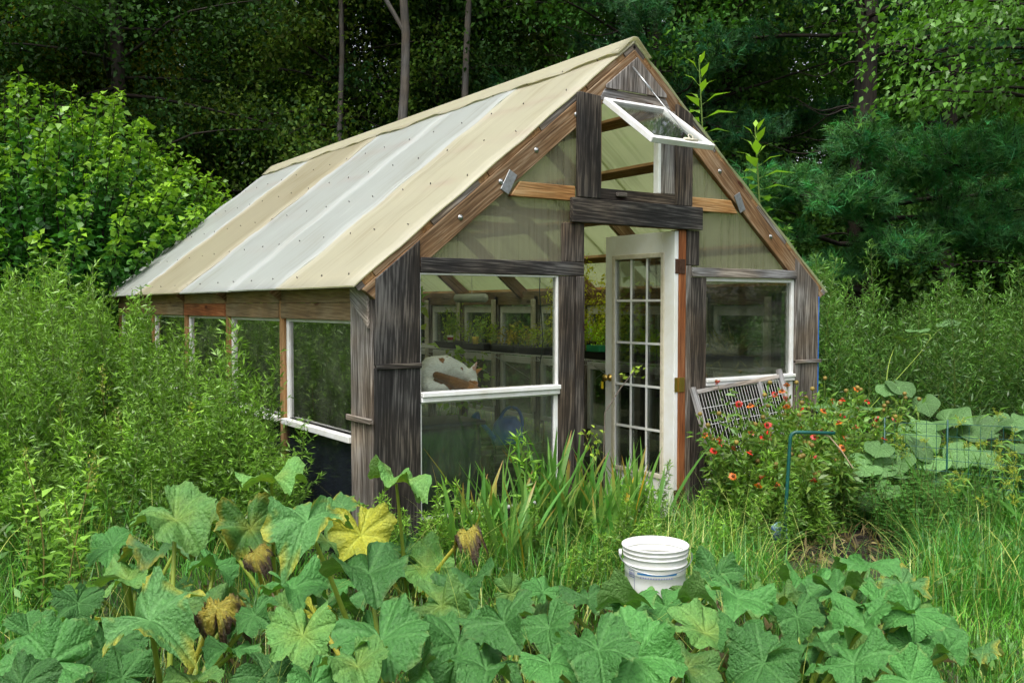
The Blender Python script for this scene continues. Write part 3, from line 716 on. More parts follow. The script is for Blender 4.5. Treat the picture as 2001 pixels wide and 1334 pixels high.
def cat():
    z0 = 1.003; y = .19
    parts = [((.50, y + .02, z0 + .10), (.50, y + .02, z0 + .12), .095, .10),         # haunches
             ((.52, y + .02, z0 + .15), (.61, y + .02, z0 + .165), .10, .088),        # arched back
             ((.61, y + .02, z0 + .165), (.70, y, z0 + .135), .088, .07),             # shoulders
             ((.68, y, z0 + .14), (.735, y - .03, z0 + .124), .055, .04),            # neck
             ((.75, y - .045, z0 + .118), (.772, y - .05, z0 + .108), .046, .043),      # skull
             ((.775, y - .06, z0 + .085), (.782, y - .085, z0 + .058), .032, .019),    # muzzle, bent down
             ((.755, y - .07, z0 + .075), (.785, y - .04, z0 + .075), .022, .022),       # cheeks
             ((.45, y - .05, z0 + .055), (.56, y - .08, z0 + .05), .06, .045),        # near thigh
             ((.56, y - .09, z0 + .028), (.66, y - .09, z0 + .022), .026, .02),       # hind foot
             ((.68, y - .02, z0 + .09), (.70, y - .04, z0 + .02), .035, .022),        # fore leg
             ((.70, y - .05, z0 + .02), (.74, y - .07, z0 + .018), .02, .018),
             ((.475, y - .10, z0 + .130), (.60, y - .125, z0 + .078), .026, .038),    # tail curled across the side
             ((.60, y - .125, z0 + .078), (.72, y - .125, z0 + .040), .038, .034),
             ((.72, y - .125, z0 + .040), (.80, y - .105, z0 + .022), .032, .014),
             ((.765, y - .065, z0 + .14), (.80, y - .075, z0 + .205), .026, .004),    # ears
             ((.79, y - .03, z0 + .12), (.862, y - .04, z0 + .158), .026, .004),
             ((.768, y - .06, z0 + .12), (.78, y - .065, z0 + .135), .022, .016)]
    white = np.array([.90, .88, .82]); org = np.array([.40, .16, .04]); pink = np.array([.62, .36, .30])
    def colfn(V):
        front = V[:, 1] < y - .082
        c = np.tile(white, (len(V), 1)); nz = np.sin(V[:, 0] * 160 + V[:, 2] * 90) * .003 + np.sin(V[:, 0] * 70) * .004
        def patch(m, k): c[m] = k
        # tail
        def seg(a, b, r):
            a, b = np.array(a), np.array(b); t = np.clip(((V - a) @ (b - a)) / ((b - a) @ (b - a)), 0, 1)
            return np.linalg.norm(V - (a + t[:, None] * (b - a)), axis=1) < r + nz
        patch(front & seg((.50, y - .105, z0 + .135), (.60, y - .125, z0 + .085), .054), org * .42)
        patch(front & seg((.60, y - .125, z0 + .085), (.72, y - .125, z0 + .045), .058), org * .6)
        patch((V[:, 1] < y - .075) & seg((.72, y - .125, z0 + .045), (.81, y - .105, z0 + .024), .052), org)
        for q, r in (((.545, y - .05, z0 + .235), .024), ((.60, y - .02, z0 + .255), .02), ((.695, y - .065, z0 + .165), .014)):
            patch(np.linalg.norm(V - np.array(q), axis=1) < r + nz * 1.5, org * .75)
        patch(np.linalg.norm(V - np.array((.81, y - .05, z0 + .125)), axis=1) < .04 + nz, org * 1.25)
        patch(seg((.80, y - .03, z0 + .125), (.862, y - .04, z0 + .158), .03), org * 1.4)
        patch(seg((.778, y - .082, z0 + .16), (.80, y - .085, z0 + .2), .017), pink)
        return c
    o = blob_mesh('cat', parts, .005, 4, colfn, M['fur'])
    tag(o, 'white cat with orange patches and orange tail, curled and grooming on the window shelf', 'cat')
    me = MB()
    for e in ((.795, y - .09, z0 + .098), (.812, y - .065, z0 + .1)): tube(me, [e, (e[0] + .004, e[1] - .004, e[2])], .006, .004, 8, (.1, .12, .02), True)
    tube(me, [(.784, y - .102, z0 + .054), (.785, y - .107, z0 + .053)], .007, .004, 8, (.6, .3, .28), True)
    me.build('eyes_and_nose', M['col'], o)
cat()
def foliage(mb, base, h, n, ls, col, spread, stems=4, stemcol=(.12, .16, .04), lean=.2, wd=.5, r=None):
    r = r or rng; base = np.array(base, float); col = np.array(col)
    for k in range(stems):
        d = r.normal(size=2) * lean; b = base + np.array([*(r.normal(size=2) * spread * .4), 0]); hh = h * r.uniform(.6, 1)
        t = np.linspace(0, 1, 6)
        P = b + np.stack([d[0] * hh * t ** 1.5, d[1] * hh * t ** 1.5, hh * t], -1)
        tube(mb, P, .003, .0015, 4, stemcol)
        m = max(2, n // stems); tt = r.uniform(.12, 1, m)
        Q = np.stack([np.interp(tt, t, P[:, i]) for i in range(3)], -1)
        D = rdir(m, .25, r)
        Q2 = Q + D * spread * r.uniform(.1, .7, (m, 1)) * (1.1 - .6 * tt[:, None])
        cv = col * r.uniform(.6, 1.4, (m, 1)) * np.array([1, 1, 1]) + np.clip(r.normal(size=(m, 1)), 0, 2) * np.array([.04, .03, 0])
        leaves(mb, Q2, rdir(m, .1, r) + D * .7, rdir(m, 1.5, r), ls * r.uniform(.6, 1.2, m), wd, cv)
def wire_shelf(y0, y1, x0, x1, z, label):
    mb = MB()
    for x in np.linspace(x0, x1, 12): tube(mb, [(x, y0, z), (x, y1, z)], .003, .003, 4)
    for y in np.arange(y0, y1, .3): tube(mb, [(x0, y, z - .006), (x1, y, z - .006)], .003, .003, 4)
    tube(mb, [(x0, y0, z - .05), (x0, y1, z - .05)], .003, .003, 4)
    for y in np.arange(y0, y1, .03): tube(mb, [(x0 - .002, y, z), (x0 - .002, y, z - .05)], .0018, .0018, 4)
    for y in np.arange(y0 + .1, y1, .9):
        tube(mb, [(x0 + .03, y, z - .03), (x1 + .02, y, z - .32)], .005, .005, 5)
    o = mb.build('wire_shelf', M['wire'])
    tag(o, label, 'shelf')
wire_shelf(1.25, 6.8, 3.45, 3.98, 1.03, 'long white wire shelf along the right wall carrying the black seedling trays')
wire_shelf(.12, 1.05, 3.45, 3.98, 1.04, 'short white wire shelf behind the right front window')
def tray(x, y, z, w, l, tone, plantcol, h, dens, label, green=False):
    t = thing('seedling_tray', label, 'seedling tray', (x, y, z), 'seedling trays on the wire shelf')
    bm = bmesh.new()
    box_bm(bm, (x - w / 2, x + w / 2), (y - l / 2, y + l / 2), (z + .004, z + .075)); box_bm(bm, (x - w / 2 - .012, x + w / 2 + .012), (y - l / 2 - .012, y + l / 2 + .012), (z + .076, z + .084))
    solid('tray', bm, tone, t, (0, 1, 0), .004)
    mb = MB()
    for k in range(dens):
        foliage(mb, (x + rng.uniform(-w / 2, w / 2) * .9, y + rng.uniform(-l / 2, l / 2) * .9, z + .08), h * rng.uniform(.5, 1.2), 30, .05, plantcol, .08, 3)
    mb.build('seedlings', M['inside'], t)
tg = plain_mat('green_tray', (.02, .22, .1), .45)
specs = [(1.6, .14, (.10, .13, .02), 'black seedling tray with straggly stems, nearest the door'), (2.15, .34, (.16, .19, .03), 'black seedling tray of tall yellow-green plants behind the door opening'), (2.75, .22, (.13, .17, .025), 'black seedling tray of bright leggy seedlings, right of the window'),
         (3.35, .2, (.15, .2, .03), 'black seedling tray of yellow-green seedlings under the window light'), (3.95, .16, (.15, .13, .04), 'black seedling tray of browning seedlings, middle of the shelf'), (4.6, .2, (.09, .14, .02), 'black seedling tray of dark leaves beside the white cup'), (5.3, .3, (.1, .16, .03), 'black seedling tray at the far end of the shelf')]
for i, (y, h, pc, lb) in enumerate(specs):
    tray(3.70, y, 1.035, .34, .5, M['black'], pc, h * 1.7, 11, lb)
t = thing('seedling_tray', 'small green plastic seedling tray standing behind the white door edge', 'seedling tray', (3.42, 2.05, 1.12), 'seedling trays on the wire shelf')
boxes('tray', [((3.36, 3.48), (1.95, 2.15), (1.125, 1.19))], tg, (0, 1, 0), t)
mb = MB(); foliage(mb, (3.42, 2.05, 1.19), .22, 160, .04, (.14, .24, .03), .12, 8); mb.build('seedlings', M['inside'], t)
# tall lanky plants in the door opening
for k, (x, y, h) in enumerate(((3.55, 2.3, .95), (3.35, 2.55, .8), (3.6, 2.0, .75), (3.5, 2.75, .9))):
    t = thing('potted_plant', ['tall yellow-green potted plant seen through the door opening', 'bushy potted plant just behind the door edge', 'thin potted plant nearest the open door', 'lanky potted plant farthest back in the door opening'][k], 'potted plant', (x, y, 1.12))
    mb = MB(); P = np.array([(x, y, 1.122), (x, y, 1.2), (x, y, 1.215)]); tube(mb, P, np.array([.04, .055, .058]), None, 12, (.02, .02, .02), True); mb.build('pot', M['col'], t)
    mb = MB(); foliage(mb, (x, y, 1.2), h, 420, .05, (.2, .22, .035), .2, 7, (.2, .17, .05), .12, .4); mb.build('stems_and_leaves', M['inside'], t)
for k, (x, y, col, band, lb) in enumerate(((3.45, 5.0, (.75, .75, .72), (.5, .03, .05), 'white cup with a dark red band on the seedling shelf'), (3.42, 4.35, (.75, .55, .04), (.7, .5, .05), 'small yellow pot on the seedling shelf'))):
    t = thing('cup', lb, 'cup', (x, y, 1.122)); mb = MB()
    tube(mb, [(x, y, 1.122), (x, y, 1.15), (x, y, 1.151), (x, y, 1.185), (x, y, 1.186), (x, y, 1.21)], np.array([.03, .034, .0345, .038, .0382, .042]), None, 16, np.array([col, col, band, band, col, col]), True); mb.build('cup_body', M['col'], t)
    mb = MB(); foliage(mb, (x, y, 1.2), .25, 40, .06, (.12, .2, .03), .1, 3); mb.build('seedling', M['leaf'], t)
# big leafy plants on the left inside, seen in the top left of the front window and through the side window
for k, (x, y, z, h, ls, n, lb) in enumerate(((1.3, 2.3, .55, 1.25, .13, 150, 'tall leafy vine plant inside, upper left in the front window'), (.42, 1.25, .74, .38, .07, 120, 'small red-leaved plant on the ledge inside the left side window'), (1.7, 3.1, .5, 1.2, .12, 140, 'dark leafy plant inside, behind the cat'), (2.6, 3.4, .2, .75, .1, 160, 'low broad plant inside, below the shelf'))):
    t = thing('potted_plant', lb, 'potted plant', (x, y, z))
    mb = MB(); tube(mb, [(x, y, z), (x, y, z + .16), (x, y, z + .18)], np.array([.07, .095, .1]), None, 14, (.16, .07, .035) if k % 2 else (.02, .02, .022), True); mb.build('pot', M['col'], t)
    mb = MB(); foliage(mb, (x, y, z + .17), h, n, ls, (.1, .17, .035) if k != 1 else (.2, .12, .03), .28, 5, (.1, .1, .03), .15, .7); mb.build('leaves', M['inside'], t)
# four leafy plants along the left bench, behind the side windows
for k, (y, h) in enumerate(((1.9, .75), (2.6, .6), (3.3, .8), (4.2, .7))):
    t = thing('potted_plant', ['leafy potted plant on the left bench behind the second side window', 'bushy potted plant on the left bench between two side windows', 'tall potted plant on the left bench behind the third side window', 'potted plant at the far end of the left bench'][k], 'potted plant', (.42, y, .737))
    mb = MB(); tube(mb, [(.42, y, .737), (.42, y, .86), (.42, y, .875)], np.array([.06, .085, .09]), None, 14, (.16, .07, .035), True); mb.build('pot', M['col'], t)
    mb = MB(); foliage(mb, (.42, y, .87), h, 260, .09, (.09, .19, .035), .3, 6, (.1, .1, .03), .2, .6); mb.build('leaves', M['inside'], t)
# supports under the leafy plants
def bench(x0, x1, y0, y1, z, label):
    t = thing('potting_bench', label, 'bench', ((x0 + x1) / 2, (y0 + y1) / 2, GZ))
    n = 5
    for k in range(n):
        w = (x1 - x0) / n; bx('slat', (x0 + k * w, x0 + (k + 1) * w - .008), (y0, y1), (z - .03, z), M['greybrown'], (0, 1, 0), t)
    for x in (x0 + .05, x1 - .1):
        for y in (y0 + .05, y1 - .1): bx('leg', (x, x + .05), (y, y + .05), (GZ, z - .032), M['greybrown'], (0, 0, 1), t)
bench(1.05, 1.95, 2.0, 3.4, .49, 'low slatted potting bench in the middle of the greenhouse')
bench(.14, .62, .95, 4.6, .735, 'long slatted bench along the left wall inside')
bx_t = thing('storage_tote', 'dark grey storage tote behind the lower left window pane', 'storage tote', (.62, .33, GZ))
boxes('tote', [((.36, .86), (.14, .52), (GZ + .02, .78))], plain_mat('grey_tote', (.06, .065, .07), .55, 0, .4, .3), (1, 0, 0), bx_t, .02)
boxes('lid', [((.34, .88), (.12, .54), (.782, .81))], plain_mat('grey_lid', (.05, .055, .06), .55), (1, 0, 0), bx_t, .008)
def watering_can(x, y, z):
    t = thing('watering_can', 'bright blue plastic watering can behind the lower front window', 'watering can', (x, y, z))
    mb = MB(); a = np.linspace(0, 1, 9); tube(mb, np.stack([0 * a + x, 0 * a + y, z + a * .22], -1), np.array([.10, .115, .118, .116, .113, .108, .1, .085, .06]), None, 20, (.02, .13, .45), True); mb.build('can_body', M['blue'], t)
    mb = MB(); th = np.linspace(-.2, np.pi + .1, 14); tube(mb, np.stack([x + .03 + .1 * np.cos(th), 0 * th + y, z + .16 + .13 * np.sin(th)], -1), .012, .012, 8); mb.build('can_handle', M['blue'], t)
    mb = MB(); tube(mb, [(x - .1, y, z + .05), (x - .18, y - .01, z + .14), (x - .26, y - .02, z + .22)], .022, .014, 10); tube(mb, [(x - .26, y - .02, z + .22), (x - .29, y - .022, z + .25)], .014, .035, 12, None, True); mb.build('spout', M['blue'], t)
watering_can(1.25, .42, .56)
bx_c = thing('crate', 'old wooden crate under the blue watering can', 'crate', (1.2, .42, GZ))
boxes('crate_boards', [((1.02, 1.42), (.22, .24), (GZ + .1 + k * .16, GZ + .23 + k * .16)) for k in range(4)] + [((1.02, 1.42), (.6, .62), (GZ + .1 + k * .16, GZ + .23 + k * .16)) for k in range(4)] + [((1.0, 1.018), (.22, .62), (GZ, .55)), ((1.422, 1.44), (.22, .62), (GZ, .55)), ((1.02, 1.42), (.242, .598), (.535, .555))], M['greybrown'], (1, 0, 0), bx_c)
for k, (x, y, z, r, c, lb) in enumerate(((.95, .33, .40, .085, (.22, .18, .13), 'pale clay pot beside the blue watering can'), (.93, .62, .55, .07, (.05, .05, .05), 'black pot behind the pale clay pot'), (1.3, .2, .2, .06, (.5, .5, .48), 'small white pot low by the window corner'))):
    t = MB(); tube(t, [(x, y, z), (x, y, z + .14), (x, y, z + .142), (x, y, z + .17)], np.array([r * .75, r, r * 1.12, r * 1.14]), None, 18, c, True)
    tag(t.build('flower_pot', M['col']), lb, 'flower pot')
st = thing('plank_stack', 'stack of dark planks holding pots inside the lower front window', 'plank stack', (.94, .45, GZ))
boxes('plank', [((.80 + .01 * (k % 2), 1.0 - .004), (.2, .72), (GZ + .02 + k * .07, GZ + .085 + k * .07)) for k in range(7)], M['dark2'], (0, 1, 0), st)
# tube lamp hanging over the shelf (unlit), string of coloured lights
t = thing('tube_lamp', 'white tube lamp hanging on a wire above the seedlings, unlit', 'lamp', (2.6, 3.1, 1.66))
mb = MB(); tube(mb, [(2.6, 2.85, 1.66), (2.6, 3.4, 1.66)], .045, .045, 14, (.62, .62, .58), True); mb.build('lamp_tube', M['col'], t)
mb = MB(); tube(mb, [(2.6, 3.1, 1.70), (2.6, 3.1, 2.36)], .003, .003, 4, (.5, .5, .5)); mb.build('hanging_wire', M['col'], t)
def emis(name, c, s):
    m, N, L = mat_new(name); e = nd(N, 'ShaderNodeEmission'); e.inputs[0].default_value = (*c, 1); e.inputs[1].default_value = s
    o = nd(N, 'ShaderNodeOutputMaterial'); L.new(e.outputs[0], o.inputs[0]); return m
EM = [emis('bulb_blue', (.1, .15, 1), 4), emis('bulb_green', (.05, 1, .35), 2.5), emis('bulb_red', (1, .12, .05), 2), emis('bulb_violet', (.35, .1, 1), 3.5)]
t = thing('string_lights', 'string of tiny coloured lights hanging inside the left side window', 'string lights', (.16, 1.0, 1.4))
pts = [(.16, 1.3, 1.47), (.17, 1.26, 1.41), (.17, 1.12, 1.38), (.16, 1.06, 1.25), (.17, 1.1, 1.13), (.16, .98, 1.08), (.17, 1.03, .97), (.16, .86, .93), (.18, .72, .9), (.17, .66, .95), (.16, .56, .93)]
mb = MB(); tube(mb, pts, .002, .002, 4, (.01, .04, .02)); mb.build('cable', M['col'], t)
for k, p in enumerate(pts):
    mb = MB(); p = np.array(p) + rng.normal(size=3) * .01; tube(mb, [p, p + [.002, 0, .011]], .0055, .003, 6, None, True); mb.build('bulb', EM[[0, 1, 2, 2, 0, 1, 2, 2, 3, 1, 0][k]], t)
mb = MB(); tube(mb, [(1.9, .9, 2.3), (1.88, .9, 1.7), (1.9, .88, 1.3), (1.87, .9, 1.0)], .004, .004, 5, (.01, .03, .03))
tag(mb.build('hanging_cable', M['col']), 'dark green cable hanging inside the front window', 'cable')
# pots and a bag on the left ledge
mb = MB(); tube(mb, [(.36, .75, .74), (.36, .75, .76), (.36, .75, .79), (.36, .75, .80)], np.array([.17, .19, .2, .2]), None, 22, (.2, .11, .07), True)
tag(mb.build('plant_saucer', M['col']), 'wide brown clay saucer on the ledge inside the left side window', 'saucer')
bx('ledge', (.065, .62), (.34, .92), (.70, .735), M['ply'], (0, 1, 0))
# grass pot behind the right window
t = thing('potted_plant', 'pot of dry thin grass on the short wire shelf behind the right window', 'potted plant', (3.62, .5, 1.045))
boxes('pot', [((3.5, 3.75), (.32, .72), (1.048, 1.15))], M['black'], (0, 1, 0), t, .01)
mb = MB(); n = 120; P = np.stack([rng.uniform(3.52, 3.72, n), rng.uniform(.36, .7, n), np.full(n, 1.15)], -1)
leaves(mb, P, rdir(n, .9), rdir(n, .2), rng.uniform(.1, .34, n), .04, np.array([.3, .26, .1]) * rng.uniform(.5, 1.2, (n, 1)), .1, .3); mb.build('grass_blades', M['leaf'], t)

# ------------------------------------------------------------------ things outside the greenhouse
def bucket(x, y, z):
    t = thing('bucket', 'white plastic bucket with ribbed rim and blue print, standing in the grass', 'bucket', (x, y, z))
    prof = [(.0, .118), (.004, .132), (.2, .1405), (.284, .1435), (.286, .149), (.293, .15), (.295, .144), (.32, .1455), (.322, .151), (.329, .152), (.331, .1465), (.341, .147), (.343, .153), (.35, .154), (.352, .148), (.362, .15), (.364, .156), (.369, .158), (.372, .156), (.372, .149), (.3, .145), (.02, .13), (.012, .002)]
    mb = MB(); P = np.array([(x, y, z + a) for a, _ in prof]); 
    th = np.linspace(0, 2 * np.pi, 56, endpoint=False); n = len(prof); sd = 56
    R = np.array([r for _, r in prof]); V = np.stack([x + R[:, None] * np.cos(th), y + R[:, None] * np.sin(th), np.repeat((z + np.array([a for a, _ in prof]))[:, None], sd, 1)], -1)
    i = np.arange(n - 1)[:, None]; j = np.arange(sd)[None]; k = (j + 1) % sd
    Q = np.stack([i * sd + j, i * sd + k, (i + 1) * sd + k, (i + 1) * sd + j], -1).reshape(-1, 4)
    mb.add(V.reshape(-1, 3), Q); mb.build('bucket_body', plain_mat('bucket_plastic', (.74, .75, .74), .35, 0, .5, .14, 12), t)
    # printed band and panel : thin shells on the wall
    ca = math.atan2(cam.location.y - y, cam.location.x - x)
    def shell(mb, a0, a1, z0, z1, col):
        m = max(2, int((a1 - a0) / .05)); a = ca + np.linspace(a0, a1, m)
        rr = lambda zz: .132 + (.1435 - .132) * (zz - .004) / .28 + .0012
        lo = np.stack([x + rr(z0) * np.cos(a), y + rr(z0) * np.sin(a), 0 * a + z + z0], -1); hi = np.stack([x + rr(z1) * np.cos(a), y + rr(z1) * np.sin(a), 0 * a + z + z1], -1)
        q = np.arange(m - 1); mb.add(np.concatenate([lo, hi]), np.stack([q, q + 1, q + m + 1, q + m], -1), None, col)
    mb = MB(); blue = (.02, .16, .42); vio = (.08, .09, .3)
    shell(mb, -.6, .75, .258, .266, blue)
    for a0 in np.arange(-.5, .6, .085):
        shell(mb, a0, a0 + .06, .242, .249, (.3, .31, .5))
    shell(mb, -1.0, -.72, .268, .271, vio); shell(mb, -1.0, -.72, .238, .241, vio); shell(mb, -.735, -.72, .15, .268, vio)
    for k in range(4): shell(mb, -.97 + k * .06, -.94 + k * .06, .246, .262, vio)
    mb.build('blue_print', M['col'], t)
    mb = MB(); lug = ca - 1.45
    L0 = np.array([x + .158 * math.cos(lug), y + .158 * math.sin(lug), z + .33]); tube(mb, [L0 - [.0, 0, 0], L0 + .012 * np.array([math.cos(lug), math.sin(lug), 0])], .018, .016, 10, (.75, .75, .74), True); mb.build('handle_lug', M['col'], t)
    mb = MB(); th = np.linspace(0, np.pi, 26); R2 = .17
    ax = np.array([math.cos(lug), math.sin(lug), 0]); ay = np.array([-math.sin(lug), math.cos(lug), 0])
    # bail lies down along the back rim
    P = np.array([x, y, z + .33]) + R2 * (np.cos(th)[:, None] * ax + np.sin(th)[:, None] * (ay * .97) * 1.0) + np.sin(th)[:, None] * np.array([0, 0, -.06])
    tube(mb, P, .0025, .0025, 6, (.4, .4, .4)); mb.build('wire_bail', M['metal'], t)
bucket(.497, -1.947, .095)
def mesh_panel():
    t = thing('wire_screen', 'grey wood framed screen of white wire mesh leaning below the right window', 'wire screen', (3.12, -.2, GZ))
    # leans back against the wall
    def P(u, v): # u along, v up
        return np.array([2.64 + .97 * u, -.30 + .24 * v - .02 * u, .30 + (.62 + .055 * u) * v + .03 * u])
    def bar(u0, v0, u1, v1, w, mat):
        mb = MB(); a, b = P(u0, v0), P(u1, v1); d = norm((b - a)[None])[0]; n = np.array([0, -.93, .36]); s = np.cross(d, n)
        V = [p + s * i * w / 2 + n * j * .012 for p in (a, b) for i, j in ((-1, -1), (1, -1), (1, 1), (-1, 1))]
        Q = [(0, 1, 2, 3), (7, 6, 5, 4), (0, 4, 5, 1), (1, 5, 6, 2), (2, 6, 7, 3), (3, 7, 4, 0)]
        V = np.array(V); mb.add(V, Q, None, None, np.stack([(V - a) @ d, (V - a) @ s, (V - a) @ n], -1) + rng.uniform(-9, 9, 3)); mb.build('frame_bar', mat, t, smooth=False)
    bar(0, -.3, 0, 1.06, .045, M['palegrey']); bar(1, -.3, 1, 1.08, .05, M['palegrey']); bar(.03, 1, .97, 1, .03, M['palegrey']); bar(.73, -.28, .73, .98, .03, M['palegrey']); bar(.03, -.3, .97, -.3, .03, M['palegrey'])
    mb = MB()
    for u in np.linspace(.04, .96, 30):
        tube(mb, [P(u + rng.normal() * .004, -.3), P(u + rng.normal() * .006, .3) + [0, .006, 0], P(u, .99)], .0022, .0022, 4)
    for v in np.linspace(-.2, .8, 6): tube(mb, [P(.03, v), P(.5, v + rng.normal() * .02) + [0, .008, 0], P(.97, v)], .0022, .0022, 4)
    mb.build('wire_mesh', M['wire'], t)
mesh_panel()
# green coated crook: upright with an arm bent over
mb = MB()
B = np.array([2.30, -1.20, GZ - .05]); T = np.array([2.345, -1.215, .755]); E = np.array([2.585, -1.375, .762])
th = np.linspace(0, 1, 8)[1:-1]
arc = [(1 - q) ** 2 * (T - [0, 0, .05]) + 2 * q * (1 - q) * (T + [.0, 0, .018]) + q * q * (T + (E - T) * .18 + [0, 0, .012]) for q in th]
tube(mb, [B, B + (T - B) * .5, T - [0, 0, .05], *arc, T + (E - T) * .18 + [0, 0, .012], E], .0115, .0115, 10, cap=True)
tag(mb.build('garden_crook', M['green_metal']), 'bent green coated metal pole rising among the red flowers', 'garden pole')
mb = MB(); tube(mb, [(2.5, -1.31, .765), (2.56, -1.35, .74), (2.62, -1.40, .65), (2.66, -1.46, .54)], .007, .004, 6, (.35, .27, .17))
tag(mb.build('dry_stem', M['col']), 'dry pale stem hanging from the end of the green pole', 'dry stem')
mb = MB(); n = 14; m = 10
u, v = np.meshgrid(np.linspace(0, 2 * np.pi, n, endpoint=False), np.linspace(.05, np.pi - .05, m)); r_ = .045 * (1 + .25 * np.sin(3 * u + 2 * v) + .15 * np.sin(5 * u) * np.sin(4 * v))
V = np.stack([2.36 + r_ * np.sin(v) * np.cos(u), -1.12 + r_ * np.sin(v) * np.sin(u), .10 + 1.2 * r_ * np.cos(v)], -1).reshape(-1, 3)
i = np.arange(m - 1)[:, None]; j = np.arange(n)[None]; k = (j + 1) % n
mb.add(V, np.stack([i * n + j, i * n + k, (i + 1) * n + k, (i + 1) * n + j], -1).reshape(-1, 4), None, np.where((np.sin(V[:, :1] * 90) > .5), np.array([[.05, .09, .22]]), np.array([[.2, .32, .33]])))
tag(mb.build('plastic_bag', M['col'], smooth=False), 'small crumpled pale blue bag beside the green pole', 'bag')
def wire_fence():
    t = thing('wire_fence', 'low dark green wire garden fence among the vines at the right', 'wire fence', (4.6, -1.1, GZ))
    pts = [(4.0, -.78), (4.25, -1.15), (4.5, -1.8), (4.75, -2.5)]
    mb = MB(); P = np.array(pts); s = np.concatenate([[0], np.cumsum(np.linalg.norm(np.diff(P, axis=0), axis=1))]); H = .78
    q = np.arange(0, s[-1], .075); X = np.interp(q, s, P[:, 0]); Y = np.interp(q, s, P[:, 1])
    for x, y in zip(X, Y): tube(mb, [(x, y, GZ), (x + rng.normal() * .01, y, GZ + H + rng.normal() * .015)], .0022, .0022, 4)
    for z in np.linspace(.05, H, 9): tube(mb, np.stack([X, Y, GZ + z + .008 * np.sin(X * 9 + z * 7)], -1), .0022, .0022, 4)
    mb.build('fence_mesh', M['green_metal'], t)
    for x, y in (pts[0], pts[1], pts[2], pts[3]):
        mb = MB(); tube(mb, [(x, y, GZ - .1), (x, y, GZ + H + .03)], .008, .008, 6, cap=True); mb.build('post', M['green_metal'], t)
wire_fence()

# ------------------------------------------------------------------ ground and soil
def ground_mat():
    m, N, L = mat_new('ground')
    tc = nd(N, 'ShaderNodeTexCoord'); no = nd(N, 'ShaderNodeTexNoise'); no.inputs['Scale'].default_value = 3; no.inputs['Detail'].default_value = 10
    L.new(tc.outputs['Object'], no.inputs['Vector'])
    r = ramp(N, [(.35, (.018, .022, .008)), (.55, (.04, .055, .016)), (.7, (.075, .07, .035))]); L.new(no.outputs[0], r.inputs[0])
    p = nd(N, 'ShaderNodeBsdfPrincipled'); p.inputs['Roughness'].default_value = .9; L.new(r.outputs[0], p.inputs['Base Color'])
    b = nd(N, 'ShaderNodeBump'); b.inputs['Strength'].default_value = .8; b.inputs['Distance'].default_value = .05; L.new(no.outputs[0], b.inputs['Height']); L.new(b.outputs[0], p.inputs['Normal'])
    o = nd(N, 'ShaderNodeOutputMaterial'); L.new(p.outputs[0], o.inputs[0]); return m
xs = np.concatenate([np.linspace(-150, -14, 8), np.linspace(-12, 16, 60), np.linspace(18, 150, 8)])
yy_ = np.concatenate([np.linspace(-100, -12, 6), np.linspace(-10, 18, 60), np.linspace(20, 150, 8)])
X, Y = np.meshgrid(xs, yy_, indexing='ij')
Z = GZ + .02 * np.sin(X * 1.7) * np.sin(Y * 1.3) - .015
V = np.stack([X, Y, Z], -1).reshape(-1, 3); n, m = len(xs), len(yy_)
i, j = np.meshgrid(np.arange(n - 1), np.arange(m - 1), indexing='ij'); a = (i * m + j).ravel()
mb = MB(); mb.add(V, np.stack([a, a + m, a + m + 1, a + 1], -1)); g_ = mb.build('ground', ground_mat()); tag(g_, kind='structure')
mb = MB(); n = 40; th = np.linspace(0, 2 * np.pi, n, endpoint=False); R = .8 + .2 * np.sin(3 * th) + .1 * np.sin(7 * th)
V = [(3.0, -1.0, GZ + .03)]
for f, z in ((.5, .028), (1, .004)): V += [(3.0 + .9 * f * r * math.cos(t), -1.0 + .45 * f * r * math.sin(t), GZ + z + rng.normal() * .004) for r, t in zip(R, th)]
T = [(0, 1 + k, 1 + (k + 1) % n) for k in range(n)]; Q = [(1 + k, 1 + n + k, 1 + n + (k + 1) % n, 1 + (k + 1) % n) for k in range(n)]
mb.add(V, Q, T); so_ = mb.build('soil', plain_mat('dark_soil', (.022, .017, .013), .95, 0, .2, .5, 40)); tag(so_, kind='structure')

# ------------------------------------------------------------------ helpers for placing
camv = np.array(cam.location)
_ya = math.radians(34.1149); FW = np.array([math.sin(_ya), math.cos(_ya)]); RT = np.array([math.cos(_ya), -math.sin(_ya)])
def cs(lat, dep):     # ground position from metres right of / in front of the camera
    p = camv[:2] + RT * lat + FW * dep; return p
def put(obj, x, y, z=GZ, rot=None, sc=1.0):
    obj.location = (x, y, z); obj.rotation_euler = (rng.normal() * .03, rng.normal() * .03, rng.uniform(0, 6.28) if rot is None else rot); obj.scale = (sc, sc, sc)
    return obj

